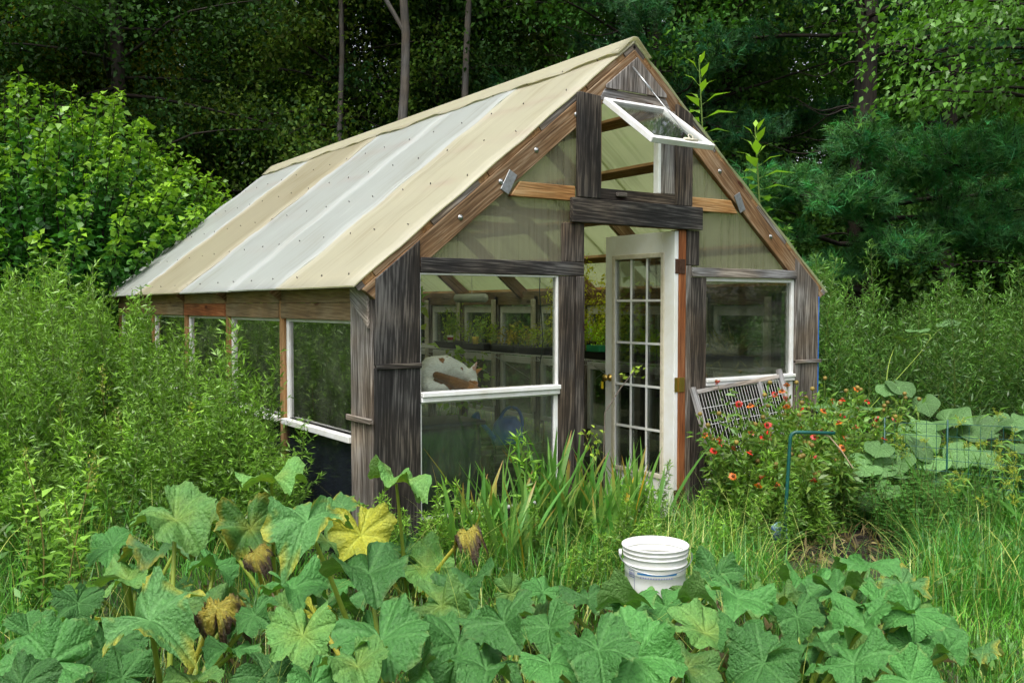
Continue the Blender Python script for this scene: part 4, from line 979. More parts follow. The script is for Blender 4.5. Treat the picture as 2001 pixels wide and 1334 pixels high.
# ------------------------------------------------------------------ the wood behind: trees with trunk and crown
def tree_variant(seed, H=13, R=3.4, low=1.0, nl=80, cl=8, lpc=100, ls=(.07, .125), col=(.022, .05, .012), yel=.0, barkm='bark', tr=.17, wobble=.5):
    r = np.random.default_rng(seed)
    t = np.linspace(0, 1, 12); ph = r.uniform(0, 6, 4)
    ax = wobble * (np.sin(t * 3 + ph[0]) - math.sin(ph[0])) * .5; ay = wobble * (np.sin(t * 2.5 + ph[1]) - math.sin(ph[1])) * .5
    TP = np.stack([ax, ay, H * t], -1)
    mb = MB(); tube(mb, TP, tr * (1 - .85 * t) + .01, None, 8)
    lf = MB(); cols = np.array(col)
    for k in range(nl):
        h = low + (H - low) * (k + r.uniform()) / nl
        f = (h - low) / (H - low)
        L_ = R * (.55 + .45 * math.sin(math.pi * min(1, f * .9 + .18))) * r.uniform(.6, 1.1) * (1 - .5 * f ** 3)
        a = k * 2.399 + r.normal() * .4
        b = np.array([np.interp(h, TP[:, 2], TP[:, 0]), np.interp(h, TP[:, 2], TP[:, 1]), h])
        s = np.linspace(0, 1, 6); up = r.uniform(-.05, .5)
        P = b + np.stack([math.cos(a) * L_ * s + .15 * np.sin(s * 6 + k), math.sin(a) * L_ * s + .15 * np.cos(s * 5 + k), up * L_ * s - .25 * L_ * s ** 2 * (1 - f)], -1)
        tube(mb, P, .035 * (1 - .5 * f) + .008, .006, 4)
        for c in range(cl):
            q = r.uniform(.22, 1.05); ctr = np.array([np.interp(q, s, P[:, i]) for i in range(3)]) + r.normal(size=3) * [.35, .35, .25]
            n = int(lpc * r.uniform(.5, 1.3)); off = r.normal(size=(n, 3)) * [.34, .34, .17]
            base = cols * r.uniform(.55, 1.5) * np.array([1 + r.uniform(-.1, .35) + yel * r.uniform(0, 1), 1, 1 + r.uniform(-.2, .3)])
            cv = base * r.uniform(.75, 1.3, (n, 1))
            D = rdir(n, -.25, r) + norm(off) * .5
            leaves(lf, ctr + off, D, rdir(n, 1.4, r), r.uniform(*ls, n), .62, cv, .12, .15, True)
    return mb.mesh('trunk', M[barkm]), lf.mesh('crown', M['forest'])
def mk_tree(name, meshes, label, cat, group=None):
    t = thing(name, label, cat, (0, 0, GZ), group)
    for nm, me in zip(('trunk', 'crown'), meshes):
        link(nm, me, t, False)
    return t
var = [tree_variant(11), tree_variant(12, H=15, R=3.8, low=2.0, col=(.02, .045, .014)), tree_variant(13, H=12, R=3.0, low=.6, col=(.03, .056, .012), yel=.4), tree_variant(14, H=16, R=3.3, low=2.6, nl=64, col=(.017, .04, .013))]
protos = []
GL = 'dark green broadleaf tree in the dense wood rising behind the greenhouse'
rows = [(18.2, 3.1, 0), (22.5, 3.2, 1), (28, 3.6, 2), (35, 4.2, 3), (44, 5.0, 4)]
cnt = 0
for dep, sp, rr in rows:
    half = .62 * dep + 2
    for lat in np.arange(-half, half, sp):
        l2 = lat + rng.uniform(-.9, .9); d2 = dep + rng.uniform(-1.5, 1.5)
        if rr == 0 and (lat > 2.5 or lat < -11.5): continue           # named trees and the pines stand here
        k = cnt % 4
        if len(protos) <= k:
            o = mk_tree('broadleaf_tree', var[k], GL, 'tree', 'broadleaf trees of the wood behind'); protos.append(o)
        else: o = copy_tree(protos[k])
        p = cs(l2, d2); o.location = (p[0], p[1], GZ - .1); o.rotation_euler = (0, 0, rng.uniform(0, 6.28)); s = rng.uniform(.85, 1.15); o.scale = (s, s, s * rng.uniform(.95, 1.1)); cnt += 1
# trees one can tell apart
def one_tree(lat, dep, seed, label, name='broadleaf_tree', **k):
    o = mk_tree(name, tree_variant(seed, **k), label, 'tree'); p = cs(lat, dep); o.location = (p[0], p[1], GZ - .1); return o
one_tree(-9.3, 19.5, 31, 'yellowish olive tree at the upper left, lightest in the wood', col=(.045, .06, .01), yel=.5, H=12, R=2.6, low=3.5, nl=60, lpc=90)
def trunk_tree(lat0, lat1, dep, H, tr, label, fork=None, seed=0):
    r = np.random.default_rng(seed); t = thing('slender_tree', label, 'tree', (*cs(lat0, dep), GZ - .1))
    s = np.linspace(0, 1, 14); d = RT * (lat1 - lat0)
    P = np.stack([d[0] * s + .26 * np.sin(s * 8 + seed), d[1] * s + .1 * np.cos(s * 7), H * s], -1)
    mb = MB(); tube(mb, P, tr * (1 - .55 * s), None, 9)
    if fork:
        b = P[fork]; e = b + np.array([*(-RT * 1.3), 2.6]); tube(mb, [b, b + (e - b) * .4 + [0, 0, -.15], b + (e - b) * .75, e], tr * .45, tr * .2, 6)
    link('trunk', mb.mesh('trunk', M['barkgrey']), t, False)
    lf = MB()
    for c in range(140):
        f = r.uniform(.72, 1.05); ctr = np.array([np.interp(f, s, P[:, i]) for i in range(3)]) + r.normal(size=3) * [1.4, 1.4, .8]
        n = 50; off = r.normal(size=(n, 3)) * [.36, .36, .18]; leaves(lf, ctr + off, rdir(n, -.2, r), rdir(n, 1.4, r), r.uniform(.07, .12, n), .6, np.array([.022, .05, .012]) * r.uniform(.6, 1.4) * r.uniform(.8, 1.25, (n, 1)), .12, .15, True)
    link('crown', lf.mesh('crown', M['forest']), t, False)
trunk_tree(-1.55, -2.5, 16.2, 12, .105, 'slender grey-barked tree with a forked trunk above the middle of the greenhouse roof', 7, 3)
trunk_tree(-.35, -1.25, 17.5, 12, .085, 'thin leaning tree trunk between the forked tree and the pine', None, 8)
trunk_tree(-2.6, -3.9, 17.5, 12, .065, 'thin crooked pale trunk left of the forked tree', None, 15)
# the near side of the clearing, outside the frame: woods that the window panes mirror
nt = None
for a in np.arange(-2.55, 2.56, .19):
    if abs(a) < .62: continue
    d_ = rng.uniform(19, 25); p = camv[:2] + d_ * (FW * math.cos(a) + RT * math.sin(a)) + np.array([2.0, 0])
    if nt is None: nt = mk_tree('clearing_tree', var[0], 'broadleaf tree on the open side of the clearing', 'tree', 'trees round the open side of the clearing'); o = nt
    else: o = copy_tree(nt)
    o.location = (p[0], p[1], GZ - .1); o.rotation_euler = (0, 0, rng.uniform(0, 6.28)); s = rng.uniform(.6, .8); o.scale = (s * 1.2, s * 1.2, s)
# forest floor shrubs closing the lower edge of the wood
shr = tree_variant(21, H=3.2, R=1.8, low=.15, nl=34, cl=6, lpc=60, ls=(.08, .14), col=(.02, .045, .012), tr=.05)
sp_ = None
for lat in np.arange(-13, 14, 1.9):
    if sp_ is None: sp_ = mk_tree('woodland_shrub', shr, 'dark woodland shrub at the shaded foot of the wood', 'shrub', 'shrubs at the foot of the wood'); o = sp_
    else: o = copy_tree(sp_)
    p = cs(lat + rng.uniform(-.5, .5), 16.6 + rng.uniform(-.6, 1.2) + (2.2 if lat > 3 else 0)); o.location = (p[0], p[1], GZ - .05); o.rotation_euler = (0, 0, rng.uniform(0, 6.28)); s = rng.uniform(.8, 1.2); o.scale = (s, s, s)

# ------------------------------------------------------------------ white pines
def tuft(mb, P, D, L, r, n=22, col=(.02, .07, .032)):
    """bundles of long soft needles fanning from shoot ends"""
    k = len(P)
    Pn = np.repeat(P, n, 0); Dn = norm(np.repeat(D, n, 0) + r.normal(size=(k * n, 3)) * .55)
    Pn = Pn - np.repeat(D, n, 0) * r.uniform(0, .16, (k * n, 1))
    Ln = L * r.uniform(.7, 1.15, (k * n, 1)); Sd = norm(np.cross(Dn, rdir(k * n, 0, r))) * .0065
    base = np.repeat(np.array(col) * r.uniform(.55, 1.5, (k, 1)) * np.stack([r.uniform(.7, 1.6, k), np.ones(k), r.uniform(.7, 1.25, k)], 1), n, 0)
    V = np.stack([Pn - Sd, Pn + Sd, Pn + Dn * Ln + [0, 0, -.02]], 1).reshape(-1, 3)
    mb.add(V, None, np.arange(k * n * 3).reshape(-1, 3), np.repeat(base, 3, 0))
def pine_branch(mb, lf, b, az, L, up, r, tr=.035, dens=1.0, col=(.02, .07, .032)):
    s = np.linspace(0, 1, 8)
    P = b + np.stack([math.cos(az) * L * s, math.sin(az) * L * s, up * L * s + .18 * L * s ** 2 * (1 if up < 0 else -.6)], -1)
    P[1:] += r.normal(size=(7, 3)) * .04
    tube(mb, P, tr, .008, 5)
    m = int(10 * L * dens); TP = []; TD = []
    for q in r.uniform(.28, 1, m):
        c = np.array([np.interp(q, s, P[:, i]) for i in range(3)]); a2 = az + r.choice([-1, 1]) * r.uniform(.4, 1.2); l2 = r.uniform(.3, .75) * (1.2 - q * .6)
        e = c + np.array([math.cos(a2) * l2, math.sin(a2) * l2, r.uniform(-.06, .28)])
        tube(mb, [c, (c + e) / 2 + [0, 0, -.03], e], .008, .004, 3)
        for u in np.linspace(.35, 1, 5):
            TP.append(c + (e - c) * u + r.normal(size=3) * .07); TD.append(norm(((e - c) + np.array([0, 0, .25]) + r.normal(size=3) * .25)[None])[0])
    TP.append(P[-1]); TD.append(norm((P[-1] - P[-2])[None])[0])
    tuft(lf, np.array(TP), np.array(TD), .15, r, 22, col)
def pine(lat, dep, seed, label, H=15, low=2.0, L0=3.6, nb=58, custom=(), trunk_r=.2, shade=1.0, face=None):
    r = np.random.default_rng(seed); t = thing('white_pine', label, 'tree', (*cs(lat, dep), GZ - .1))
    mb = MB(); lf = MB(); s = np.linspace(0, 1, 10); tube(mb, np.stack([.1 * np.sin(s * 4), .1 * np.cos(s * 3), H * s], -1), trunk_r * (1 - .8 * s), None, 9)
    for k in range(nb):
        h = low + (H - low) * (k / nb) ** 1.0; az = k * 2.399 + r.normal() * .3
        pine_branch(mb, lf, np.array([0, 0, h]), az, L0 * (1 - .75 * k / nb) * r.uniform(.7, 1.1), r.uniform(-.1, .2), r, .04, 1.0)
    for (h, dl, dd, dz, L_) in custom:      # limbs reaching right/forward
        v = RT * dl - FW * dd; pine_branch(mb, lf, np.array([0, 0, h]), math.atan2(v[1], v[0]), L_, dz, r, .05, 1.8, (.032, .105, .04))
    # dead bare twigs on the lower trunk
    for k in range(26):
        h = r.uniform(1, 7); az = r.uniform(0, 6.28); l = r.uniform(.8, 2.4); P = np.array([0, 0, h]) + np.stack([math.cos(az) * l * s, math.sin(az) * l * s, l * s * r.uniform(-.2, .3) + .08 * np.sin(s * 8)], -1); tube(mb, P, .02, .004, 4)
    link('trunk', mb.mesh('trunk', M['bark']), t, False); link('crown', lf.mesh('crown', M['needle']), t, False)
pine(6.0, 16.0, 41, 'big white pine at the right with low blue-green limbs reaching towards the greenhouse', H=16, low=6.2, L0=4.2, nb=44,
     custom=tuple((h + .75, a, b, c * .7, d) for h, a, b, c, d in ((2.6, -.5, 1, .1, 3.9), (2.9, .1, 1, .14, 4.2), (2.4, .55, 1, .12, 3.9), (3.0, -.9, .8, .08, 3.5), (1.9, -.2, 1, .1, 3.6), (2.2, .35, 1, .02, 4.0), (3.3, -.4, 1, .16, 3.6), (3.5, .3, 1, .05, 3.4), (1.6, -.6, 1, .05, 3.4), (2.7, .8, 1, .1, 4.0), (2.0, .8, .9, .1, 3.8), (3.0, 0, 1, .2, 3.2), (1.3, -.9, .9, .08, 2.8), (2.3, -.35, 1, .22, 3.5), (2.1, -1.0, .6, .1, 4.2), (2.8, -1.2, .5, .1, 3.8))), trunk_r=.26)
pine(2.6, 17.5, 42, 'tall white pine behind the peak of the greenhouse roof', H=15, low=1.6, L0=3.6, nb=70, trunk_r=.2)
pine(8.6, 18.5, 43, 'shaded pine with bare lower trunk between the big pine and the right edge', H=16, low=6.5, L0=3.8, nb=40, trunk_r=.22)
pine(4.6, 20.0, 44, 'shaded pine trunk standing behind the big pine', H=16, low=5.0, L0=3.8, nb=46, trunk_r=.25)

# ------------------------------------------------------------------ broadleaf branch tiers at the upper right
def tiered_tree(lat, dep, label):
    r = np.random.default_rng(77); t = thing('dogwood_tree', label, 'tree', (*cs(lat, dep), GZ - .1)); mb = MB(); lf = MB()
    s = np.linspace(0, 1, 9); tube(mb, np.stack([0 * s, .15 * np.sin(4 * s), 6.5 * s], -1), .11 * (1 - .7 * s), None, 8)
    for k in range(34):
        h = 4.2 + 1.7 * k / 34; az = math.atan2(-RT[1], -RT[0]) + r.normal() * 1.0 if k % 3 else r.uniform(0, 6.28); L_ = r.uniform(1.2, 2.6)
        P = np.array([0, 0, h]) + np.stack([math.cos(az) * L_ * s, math.sin(az) * L_ * s, .3 * L_ * s - .3 * L_ * s ** 2 + .03 * np.sin(9 * s)], -1); tube(mb, P, .022, .005, 4)
        n = 170; q = r.uniform(.25, 1.02, n); Q = np.stack([np.interp(q, s, P[:, i]) for i in range(3)], -1) + r.normal(size=(n, 3)) * [.22, .22, .05] * (.6 + q[:, None])
        D = rdir(n, -1.0, r) * .8 + np.array([math.cos(az), math.sin(az), 0]) * .5
        leaves(lf, Q, D, rdir(n, 1.6, r), r.uniform(.07, .12, n), .58, np.array([.07, .16, .024]) * r.uniform(.55, 1.35, (n, 1)), .15, .2)
    link('trunk', mb.mesh('trunk', M['bark']), t, False); link('crown', lf.mesh('crown', M['leaf']), t, False)
tiered_tree(6.6, 11.6, 'light green broadleaf tree with layered sprays at the upper right')
# pale yellow-green bush tree at the left
def shoot_bush(lat, dep, label, H=5.0, R=3.9):
    r = np.random.default_rng(5); t = thing('mulberry_bush', label, 'shrub', (*cs(lat, dep), GZ - .1)); mb = MB(); lf = MB(); s = np.linspace(0, 1, 14)
    for k in range(380):
        a = r.uniform(0, 6.28); rad = math.sqrt(r.uniform()) ; top = H * (1 - .5 * rad ** 2.4) * r.uniform(.78, 1.0) * (1 + .1 * math.sin(3 * a)); x1, y1 = R * rad * math.cos(a), R * rad * math.sin(a)
        P = np.stack([x1 * (.15 + .85 * s ** .8) + .06 * np.sin(7 * s + k), y1 * (.15 + .85 * s ** .8), top * s], -1)
        tube(mb, P, .02, .004, 4)
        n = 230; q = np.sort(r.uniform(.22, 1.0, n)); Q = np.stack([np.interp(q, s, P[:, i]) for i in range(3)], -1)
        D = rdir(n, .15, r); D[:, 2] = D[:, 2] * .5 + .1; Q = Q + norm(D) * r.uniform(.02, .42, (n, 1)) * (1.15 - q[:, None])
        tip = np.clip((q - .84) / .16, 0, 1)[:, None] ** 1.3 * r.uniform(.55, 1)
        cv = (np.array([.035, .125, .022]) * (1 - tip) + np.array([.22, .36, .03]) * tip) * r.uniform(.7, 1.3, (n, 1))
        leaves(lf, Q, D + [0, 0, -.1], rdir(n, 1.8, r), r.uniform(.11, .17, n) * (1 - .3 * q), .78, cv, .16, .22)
    link('trunk', mb.mesh('trunk', M['bark']), t, False); link('crown', lf.mesh('crown', M['leaf']), t, False)
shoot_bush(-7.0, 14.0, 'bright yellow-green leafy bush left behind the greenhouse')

# ------------------------------------------------------------------ tall feathery weeds (left thicket, right bank)
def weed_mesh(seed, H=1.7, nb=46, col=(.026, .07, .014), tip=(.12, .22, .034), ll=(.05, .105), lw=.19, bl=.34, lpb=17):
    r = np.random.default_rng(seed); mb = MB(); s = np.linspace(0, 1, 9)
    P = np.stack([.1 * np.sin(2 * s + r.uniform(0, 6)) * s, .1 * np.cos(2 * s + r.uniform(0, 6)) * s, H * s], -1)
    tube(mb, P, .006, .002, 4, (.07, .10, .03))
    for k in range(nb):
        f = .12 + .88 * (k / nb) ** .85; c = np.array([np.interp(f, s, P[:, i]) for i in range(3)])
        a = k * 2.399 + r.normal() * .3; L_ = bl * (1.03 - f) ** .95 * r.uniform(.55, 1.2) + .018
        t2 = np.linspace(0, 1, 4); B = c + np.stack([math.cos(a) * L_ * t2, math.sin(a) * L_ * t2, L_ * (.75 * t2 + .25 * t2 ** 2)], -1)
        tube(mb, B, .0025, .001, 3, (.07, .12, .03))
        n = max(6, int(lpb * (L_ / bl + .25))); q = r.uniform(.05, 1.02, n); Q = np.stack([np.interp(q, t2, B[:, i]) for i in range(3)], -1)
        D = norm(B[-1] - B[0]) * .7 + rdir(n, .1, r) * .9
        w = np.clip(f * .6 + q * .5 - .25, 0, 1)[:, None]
        cv = (np.array(col) * (1 - w) + np.array(tip) * w) * r.uniform(.65, 1.35, (n, 1))  # shade put into the lower, inner leaf colour; young tips lighter
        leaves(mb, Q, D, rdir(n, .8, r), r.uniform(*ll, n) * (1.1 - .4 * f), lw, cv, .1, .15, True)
    return mb.mesh('tall_weed', M['wet'])
wv = [weed_mesh(100 + k, H=1.55 + .08 * k) for k in range(5)]
def scatter(name, meshes, pts, label, cat, group, zsc=None, base_h=1.7):
    for i, (x, y, h) in enumerate(pts):
        o = bpy.data.objects.new(name, meshes[i % len(meshes)]); C.objects.link(o); tag(o, label, cat, group)
        s = h / base_h; put(o, x, y, GZ, None, s); o.scale = (max(s, .75) * rng.uniform(.85, 1.15), max(s, .75) * rng.uniform(.85, 1.15), s)
pts = []
while len(pts) < 205:
    x, y = rng.uniform(-5.4, -.28), rng.uniform(.7, 8.2)
    q = np.array([x, y]) - camv[:2]; dep = q @ FW; lat = q @ RT
    if dep < 6.0 + rng.uniform(-.3, .3) - .12 * x or abs(lat / dep) > .66: continue
    h = (1.1 + .26 * max(0, dep - 6.0) + .1 * min(2.0, max(0, -x - .3))) * rng.uniform(.84, 1.08)
    if x > -.8: h = min(h, 1.22 + .055 * y) * (1.0 if rng.uniform() > .1 else 1.2)
    uu = 1000 + 1819 * lat / dep
    if uu > 300: h = min(h, 1.68 - (672 + (uu - 300) * .34 + rng.normal() * 45 - 597) / 1819 * dep)
    pts.append((x, y, min(h * rng.choice([1, 1, .88, 1.06]), rng.uniform(1.8, 2.15))))
for y in np.arange(1.15, 4.6, .13): pts.append((-.34 + rng.uniform(-.25, .08), y, min(1.42, (1.02 + .12 * y)) * rng.uniform(.85, 1.12)))
for k in range(14): pts.append((rng.uniform(-1.0, -.3), rng.uniform(.75, 1.5), rng.uniform(.8, 1.05)))
for k in range(22): pts.append((rng.uniform(-.66, -.3), .22 + .05 * k, (.78 + .03 * k) * rng.uniform(.85, 1.2)))
pts += [(-.62, 2.9, 1.75), (-.5, 3.9, 1.62), (-1.5, 4.6, 1.95), (-2.2, 5.0, 2.0)]
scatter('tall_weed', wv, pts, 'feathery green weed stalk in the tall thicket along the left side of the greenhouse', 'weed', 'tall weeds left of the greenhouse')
wd = [weed_mesh(140 + k, H=1.75, nb=60, col=(.018, .052, .014), tip=(.07, .15, .032), ll=(.05, .09), bl=.42) for k in range(3)]  # lower leaves coloured darker to stand for shade inside the bank
pts = []
while len(pts) < 130:
    x, y = rng.uniform(4.45, 10.5), rng.uniform(-1.4, 5.0)
    q = np.array([x, y]) - camv[:2]; dep = q @ FW; lat = q @ RT
    if dep < 8.9 - .1 * (x - 4.5) or lat / dep > .6 or lat / dep < .27: continue
    pts.append((x, y, (2.3 - .13 * max(0, x - 5.2) - .1 * max(0, -y)) * rng.uniform(.8, 1.05)))
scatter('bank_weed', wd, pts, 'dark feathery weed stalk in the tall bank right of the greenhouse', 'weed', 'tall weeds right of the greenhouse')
# shorter weeds at the left front and among the grass
gv = [weed_mesh(160 + k, H=.75, nb=30, col=(.035, .09, .018), tip=(.14, .25, .04), ll=(.05, .09), lw=.2, bl=.1, lpb=12) for k in range(4)]
pts = []
while len(pts) < 95:
    x, y = rng.uniform(-5, -.4), rng.uniform(-.6, 4.2); q = np.array([x, y]) - camv[:2]; dep = q @ FW; lat = q @ RT
    if dep < 4.6 or dep > 7.4 or abs(lat / dep) > .62: continue
    if x > -1.6 and y < 1.1: continue
    pts.append((x, y, rng.uniform(.45, .9)))
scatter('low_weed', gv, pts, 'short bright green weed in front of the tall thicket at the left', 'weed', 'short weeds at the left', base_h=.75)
pts = []
for k in range(46):
    x = rng.uniform(.4, 3.0); pts.append((x, rng.uniform(-1.3, -.15) * (1 - .0 * x), rng.uniform(.3, .55)))
for k in range(16): pts.append((rng.uniform(-.35, .5), rng.uniform(-.42, -.08), rng.uniform(.42, .66)))
scatter('low_weed', gv, pts, 'short green weed in the grass before the greenhouse front', 'weed', 'short weeds before the greenhouse', base_h=.75)
o = bpy.data.objects.new('goldenrod', gv[1]); C.objects.link(o); put(o, 1.02, -.42, GZ, 0, 1.0); o.scale = (1.4, 1.4, 1.15); tag(o, 'single tall young goldenrod among the iris leaves before the left window', 'weed')
o = bpy.data.objects.new('goldenrod', gv[2]); C.objects.link(o); put(o, 2.5, -.72, GZ, 0, 1.0); o.scale = (1.2, 1.2, .9); tag(o, 'young goldenrod at the right foot of the white door', 'weed')

def broad_mesh(seed, H=.9):
    r = np.random.default_rng(seed); mb = MB(); s = np.linspace(0, 1, 7); P = np.stack([.06 * np.sin(3 * s + seed), .05 * s, H * s], -1); tube(mb, P, .005, .002, 5, (.12, .1, .05))
    for k in range(40):
        f = .12 + .88 * k / 40; c = np.array([np.interp(f, s, P[:, i]) for i in range(3)]); a = k * 2.4; d = np.array([math.cos(a), math.sin(a), .35 + .8 * f ** 3]); l = .13 * (1.1 - f * .75) * r.uniform(.7, 1.2)
        leaves(mb, (c + .03 * d)[None], d[None], np.array([[0, 0, 1.0]]) + .2 * rdir(1, 0, r), np.array([l]), .5, (np.array([.045, .12, .03]) * (1 - f) + np.array([.14, .24, .04]) * f) * r.uniform(.7, 1.3), .15, .25)
    for k in range(60 if seed % 2 else 0):                # greenish seed plume
        q = P[-1] + np.array([r.normal() * .012, r.normal() * .012, r.uniform(-.14, .06)]); leaves(mb, q[None], rdir(1, .6, r), rdir(1, 0, r), np.array([.02]), .4, np.array([.16, .17, .05]) * r.uniform(.7, 1.3), .2, .1)
    return mb.mesh('broad_weed', M['wet'])
bm_ = [broad_mesh(180 + k) for k in range(4)]
pts = []
while len(pts) < 60:
    x, y = rng.uniform(-5, -.3), rng.uniform(-.8, 5.5); q = np.array([x, y]) - camv[:2]; dep = q @ FW; lat = q @ RT
    if dep < 4.4 or abs(lat / dep) > .6 or (x > -1.6 and y < 1.2): continue
    pts.append((x, y, rng.uniform(.5, .95) + .13 * max(0, dep - 6.5)))
scatter('broad_weed', bm_, pts, 'broad-leaved green weed standing in the rank growth left of the greenhouse', 'weed', 'broad-leaved weeds at the left', base_h=.9)
# ------------------------------------------------------------------ two tall leafy stalks behind the right roof slope
def tall_stalk(x, y, H, seed, label):
    r = np.random.default_rng(seed); t = thing('tall_stalk', label, 'plant', (x, y, GZ)); s = np.linspace(0, 1, 10)
    P = np.stack([.1 * np.sin(3 * s), .08 * s, (H - GZ) * s], -1); mb = MB(); tube(mb, P, .018, .006, 7, np.linspace((.05, .05, .03), (.12, .2, .03), 10)); link('stem', mb.mesh('stem', M['col']), t, False)
    mb = MB()
    for k in range(64):
        f = .28 + .72 * (k / 64); c = np.array([np.interp(f, s, P[:, i]) for i in range(3)]); a = k * 2.2 + r.normal() * .2
        lf = .30 * (1 - max(0, f - .86) / .14 * .62) * r.uniform(.75, 1.1); upz = .15 + 1.6 * max(0, f - .84) / .16
        d = np.array([math.cos(a), math.sin(a), upz]); cc = np.array([.055, .13, .03]) * (1 - max(0, f - .75) / .25) + np.array([.2, .32, .03]) * max(0, f - .75) / .25
        tube(mb, [c, c + norm(d[None])[0] * .05], .004, .003, 4, (.1, .16, .03))
        leaves(mb, (c + norm(d[None])[0] * .05)[None], d[None], np.array([[0, 0, 1.0]]) - .3 * d, np.array([lf]), .42, cc * r.uniform(.8, 1.2), .16, .18)
    link('leaf_blades', mb.mesh('leaf_blades', M['leaf']), t, False)
tall_stalk(4.75, 1.93, 4.2, 3, 'tallest leafy green stalk rising behind the right roof edge')
tall_stalk(4.85, 1.24, 3.38, 4, 'shorter leafy green stalk behind the right roof edge')
tall_stalk(4.9, 2.2, 3.0, 6, 'leafy stalk half hidden between the two tall stalks behind the roof')

# ------------------------------------------------------------------ squash: big lobed leaves with veins
def squash_leaf_mat():
    m, N, L = mat_new('squash_leaf')
    at = nd(N, 'ShaderNodeAttribute', attribute_name='Col'); g = nd(N, 'ShaderNodeAttribute', attribute_name='g')
    sp = nd(N, 'ShaderNodeSeparateXYZ'); L.new(g.outputs['Vector'], sp.inputs[0])
    # main veins: g.x is the distance from the nearest main vein
    r1 = nd(N, 'ShaderNodeMapRange'); r1.inputs[1].default_value = .004; r1.inputs[2].default_value = .012; r1.inputs[3].default_value = 1; r1.inputs[4].default_value = 0; L.new(sp.outputs[0], r1.inputs[0])
    # side veins: herringbone of g.y - g.x
    h = nd(N, 'ShaderNodeMath', operation='SUBTRACT'); L.new(sp.outputs[1], h.inputs[0]); L.new(sp.outputs[0], h.inputs[1])
    h2 = nd(N, 'ShaderNodeMath', operation='MULTIPLY'); h2.inputs[1].default_value = 11; L.new(h.outputs[0], h2.inputs[0])
    fr = nd(N, 'ShaderNodeMath', operation='PINGPONG'); fr.inputs[1].default_value = .5; L.new(h2.outputs[0], fr.inputs[0])
    r2 = nd(N, 'ShaderNodeMapRange'); r2.inputs[1].default_value = .0; r2.inputs[2].default_value = .1; r2.inputs[3].default_value = .55; r2.inputs[4].default_value = 0; L.new(fr.outputs[0], r2.inputs[0])
    mx = nd(N, 'ShaderNodeMath', operation='MAXIMUM'); L.new(r1.outputs[0], mx.inputs[0]); L.new(r2.outputs[0], mx.inputs[1])
    tc = nd(N, 'ShaderNodeTexCoord'); no = nd(N, 'ShaderNodeTexNoise'); no.inputs['Scale'].default_value = 26; no.inputs['Detail'].default_value = 6; L.new(tc.outputs['Object'], no.inputs['Vector'])
    rv = ramp(N, [(.3, (.72, .74, .72)), (.55, (1, 1, 1)), (.75, (1.25, 1.2, 1.2))]); L.new(no.outputs[0], rv.inputs[0])
    m1 = nd(N, 'ShaderNodeMixRGB', blend_type='MULTIPLY'); m1.inputs[0].default_value = 1; L.new(at.outputs['Color'], m1.inputs[1]); L.new(rv.outputs[0], m1.inputs[2])
    oi = nd(N, 'ShaderNodeObjectInfo'); mr = nd(N, 'ShaderNodeMapRange'); mr.inputs[3].default_value = .62; mr.inputs[4].default_value = 1.3; L.new(oi.outputs['Random'], mr.inputs[0])
    hs_ = nd(N, 'ShaderNodeHueSaturation'); L.new(m1.outputs[0], hs_.inputs['Color']); L.new(mr.outputs[0], hs_.inputs['Value'])
    vm = nd(N, 'ShaderNodeMath', operation='MULTIPLY'); vm.inputs[1].default_value = .5; L.new(mx.outputs[0], vm.inputs[0])
    m2 = nd(N, 'ShaderNodeMixRGB'); L.new(vm.outputs[0], m2.inputs[0]); L.new(hs_.outputs[0], m2.inputs[1])
    lt = nd(N, 'ShaderNodeMixRGB', blend_type='ADD'); lt.inputs[0].default_value = 1; lt.inputs[2].default_value = (.05, .09, .035, 1); L.new(hs_.outputs[0], lt.inputs[1]); L.new(lt.outputs[0], m2.inputs[2])
    p = nd(N, 'ShaderNodeBsdfPrincipled'); p.inputs['Roughness'].default_value = .48; p.inputs['Specular IOR Level'].default_value = .36; L.new(m2.outputs[0], p.inputs['Base Color'])
    # quilted surface between the veins
    hb = nd(N, 'ShaderNodeMath', operation='MULTIPLY_ADD'); hb.inputs[1].default_value = -.4; L.new(mx.outputs[0], hb.inputs[0]); L.new(no.outputs[0], hb.inputs[2])
    b = nd(N, 'ShaderNodeBump'); b.inputs['Strength'].default_value = .9; b.inputs['Distance'].default_value = .014; L.new(hb.outputs[0], b.inputs['Height']); L.new(b.outputs[0], p.inputs['Normal'])
    ge = nd(N, 'ShaderNodeNewGeometry'); un = nd(N, 'ShaderNodeMixRGB'); un.inputs[2].default_value = (.2, .3, .1, 1)
    uf = nd(N, 'ShaderNodeMath', operation='MULTIPLY'); uf.inputs[1].default_value = .55; L.new(ge.outputs['Backfacing'], uf.inputs[0]); L.new(uf.outputs[0], un.inputs[0]); L.new(m2.outputs[0], un.inputs[1]); L.new(un.outputs[0], p.inputs['Base Color'])
    t = nd(N, 'ShaderNodeBsdfTranslucent'); tm = nd(N, 'ShaderNodeMixRGB', blend_type='MULTIPLY'); tm.inputs[0].default_value = 1; tm.inputs[2].default_value = (1.5, 1.4, .4, 1); L.new(m2.outputs[0], tm.inputs[1]); L.new(tm.outputs[0], t.inputs[0])
    ms = nd(N, 'ShaderNodeMixShader'); ms.inputs[0].default_value = .22; L.new(p.outputs[0], ms.inputs[1]); L.new(t.outputs[0], ms.inputs[2])
    o = nd(N, 'ShaderNodeOutputMaterial'); L.new(ms.outputs[0], o.inputs[0]); return m
M['squash'] = squash_leaf_mat()
VEINS = np.radians([0, 52, -52, 104, -104, 148, -148])
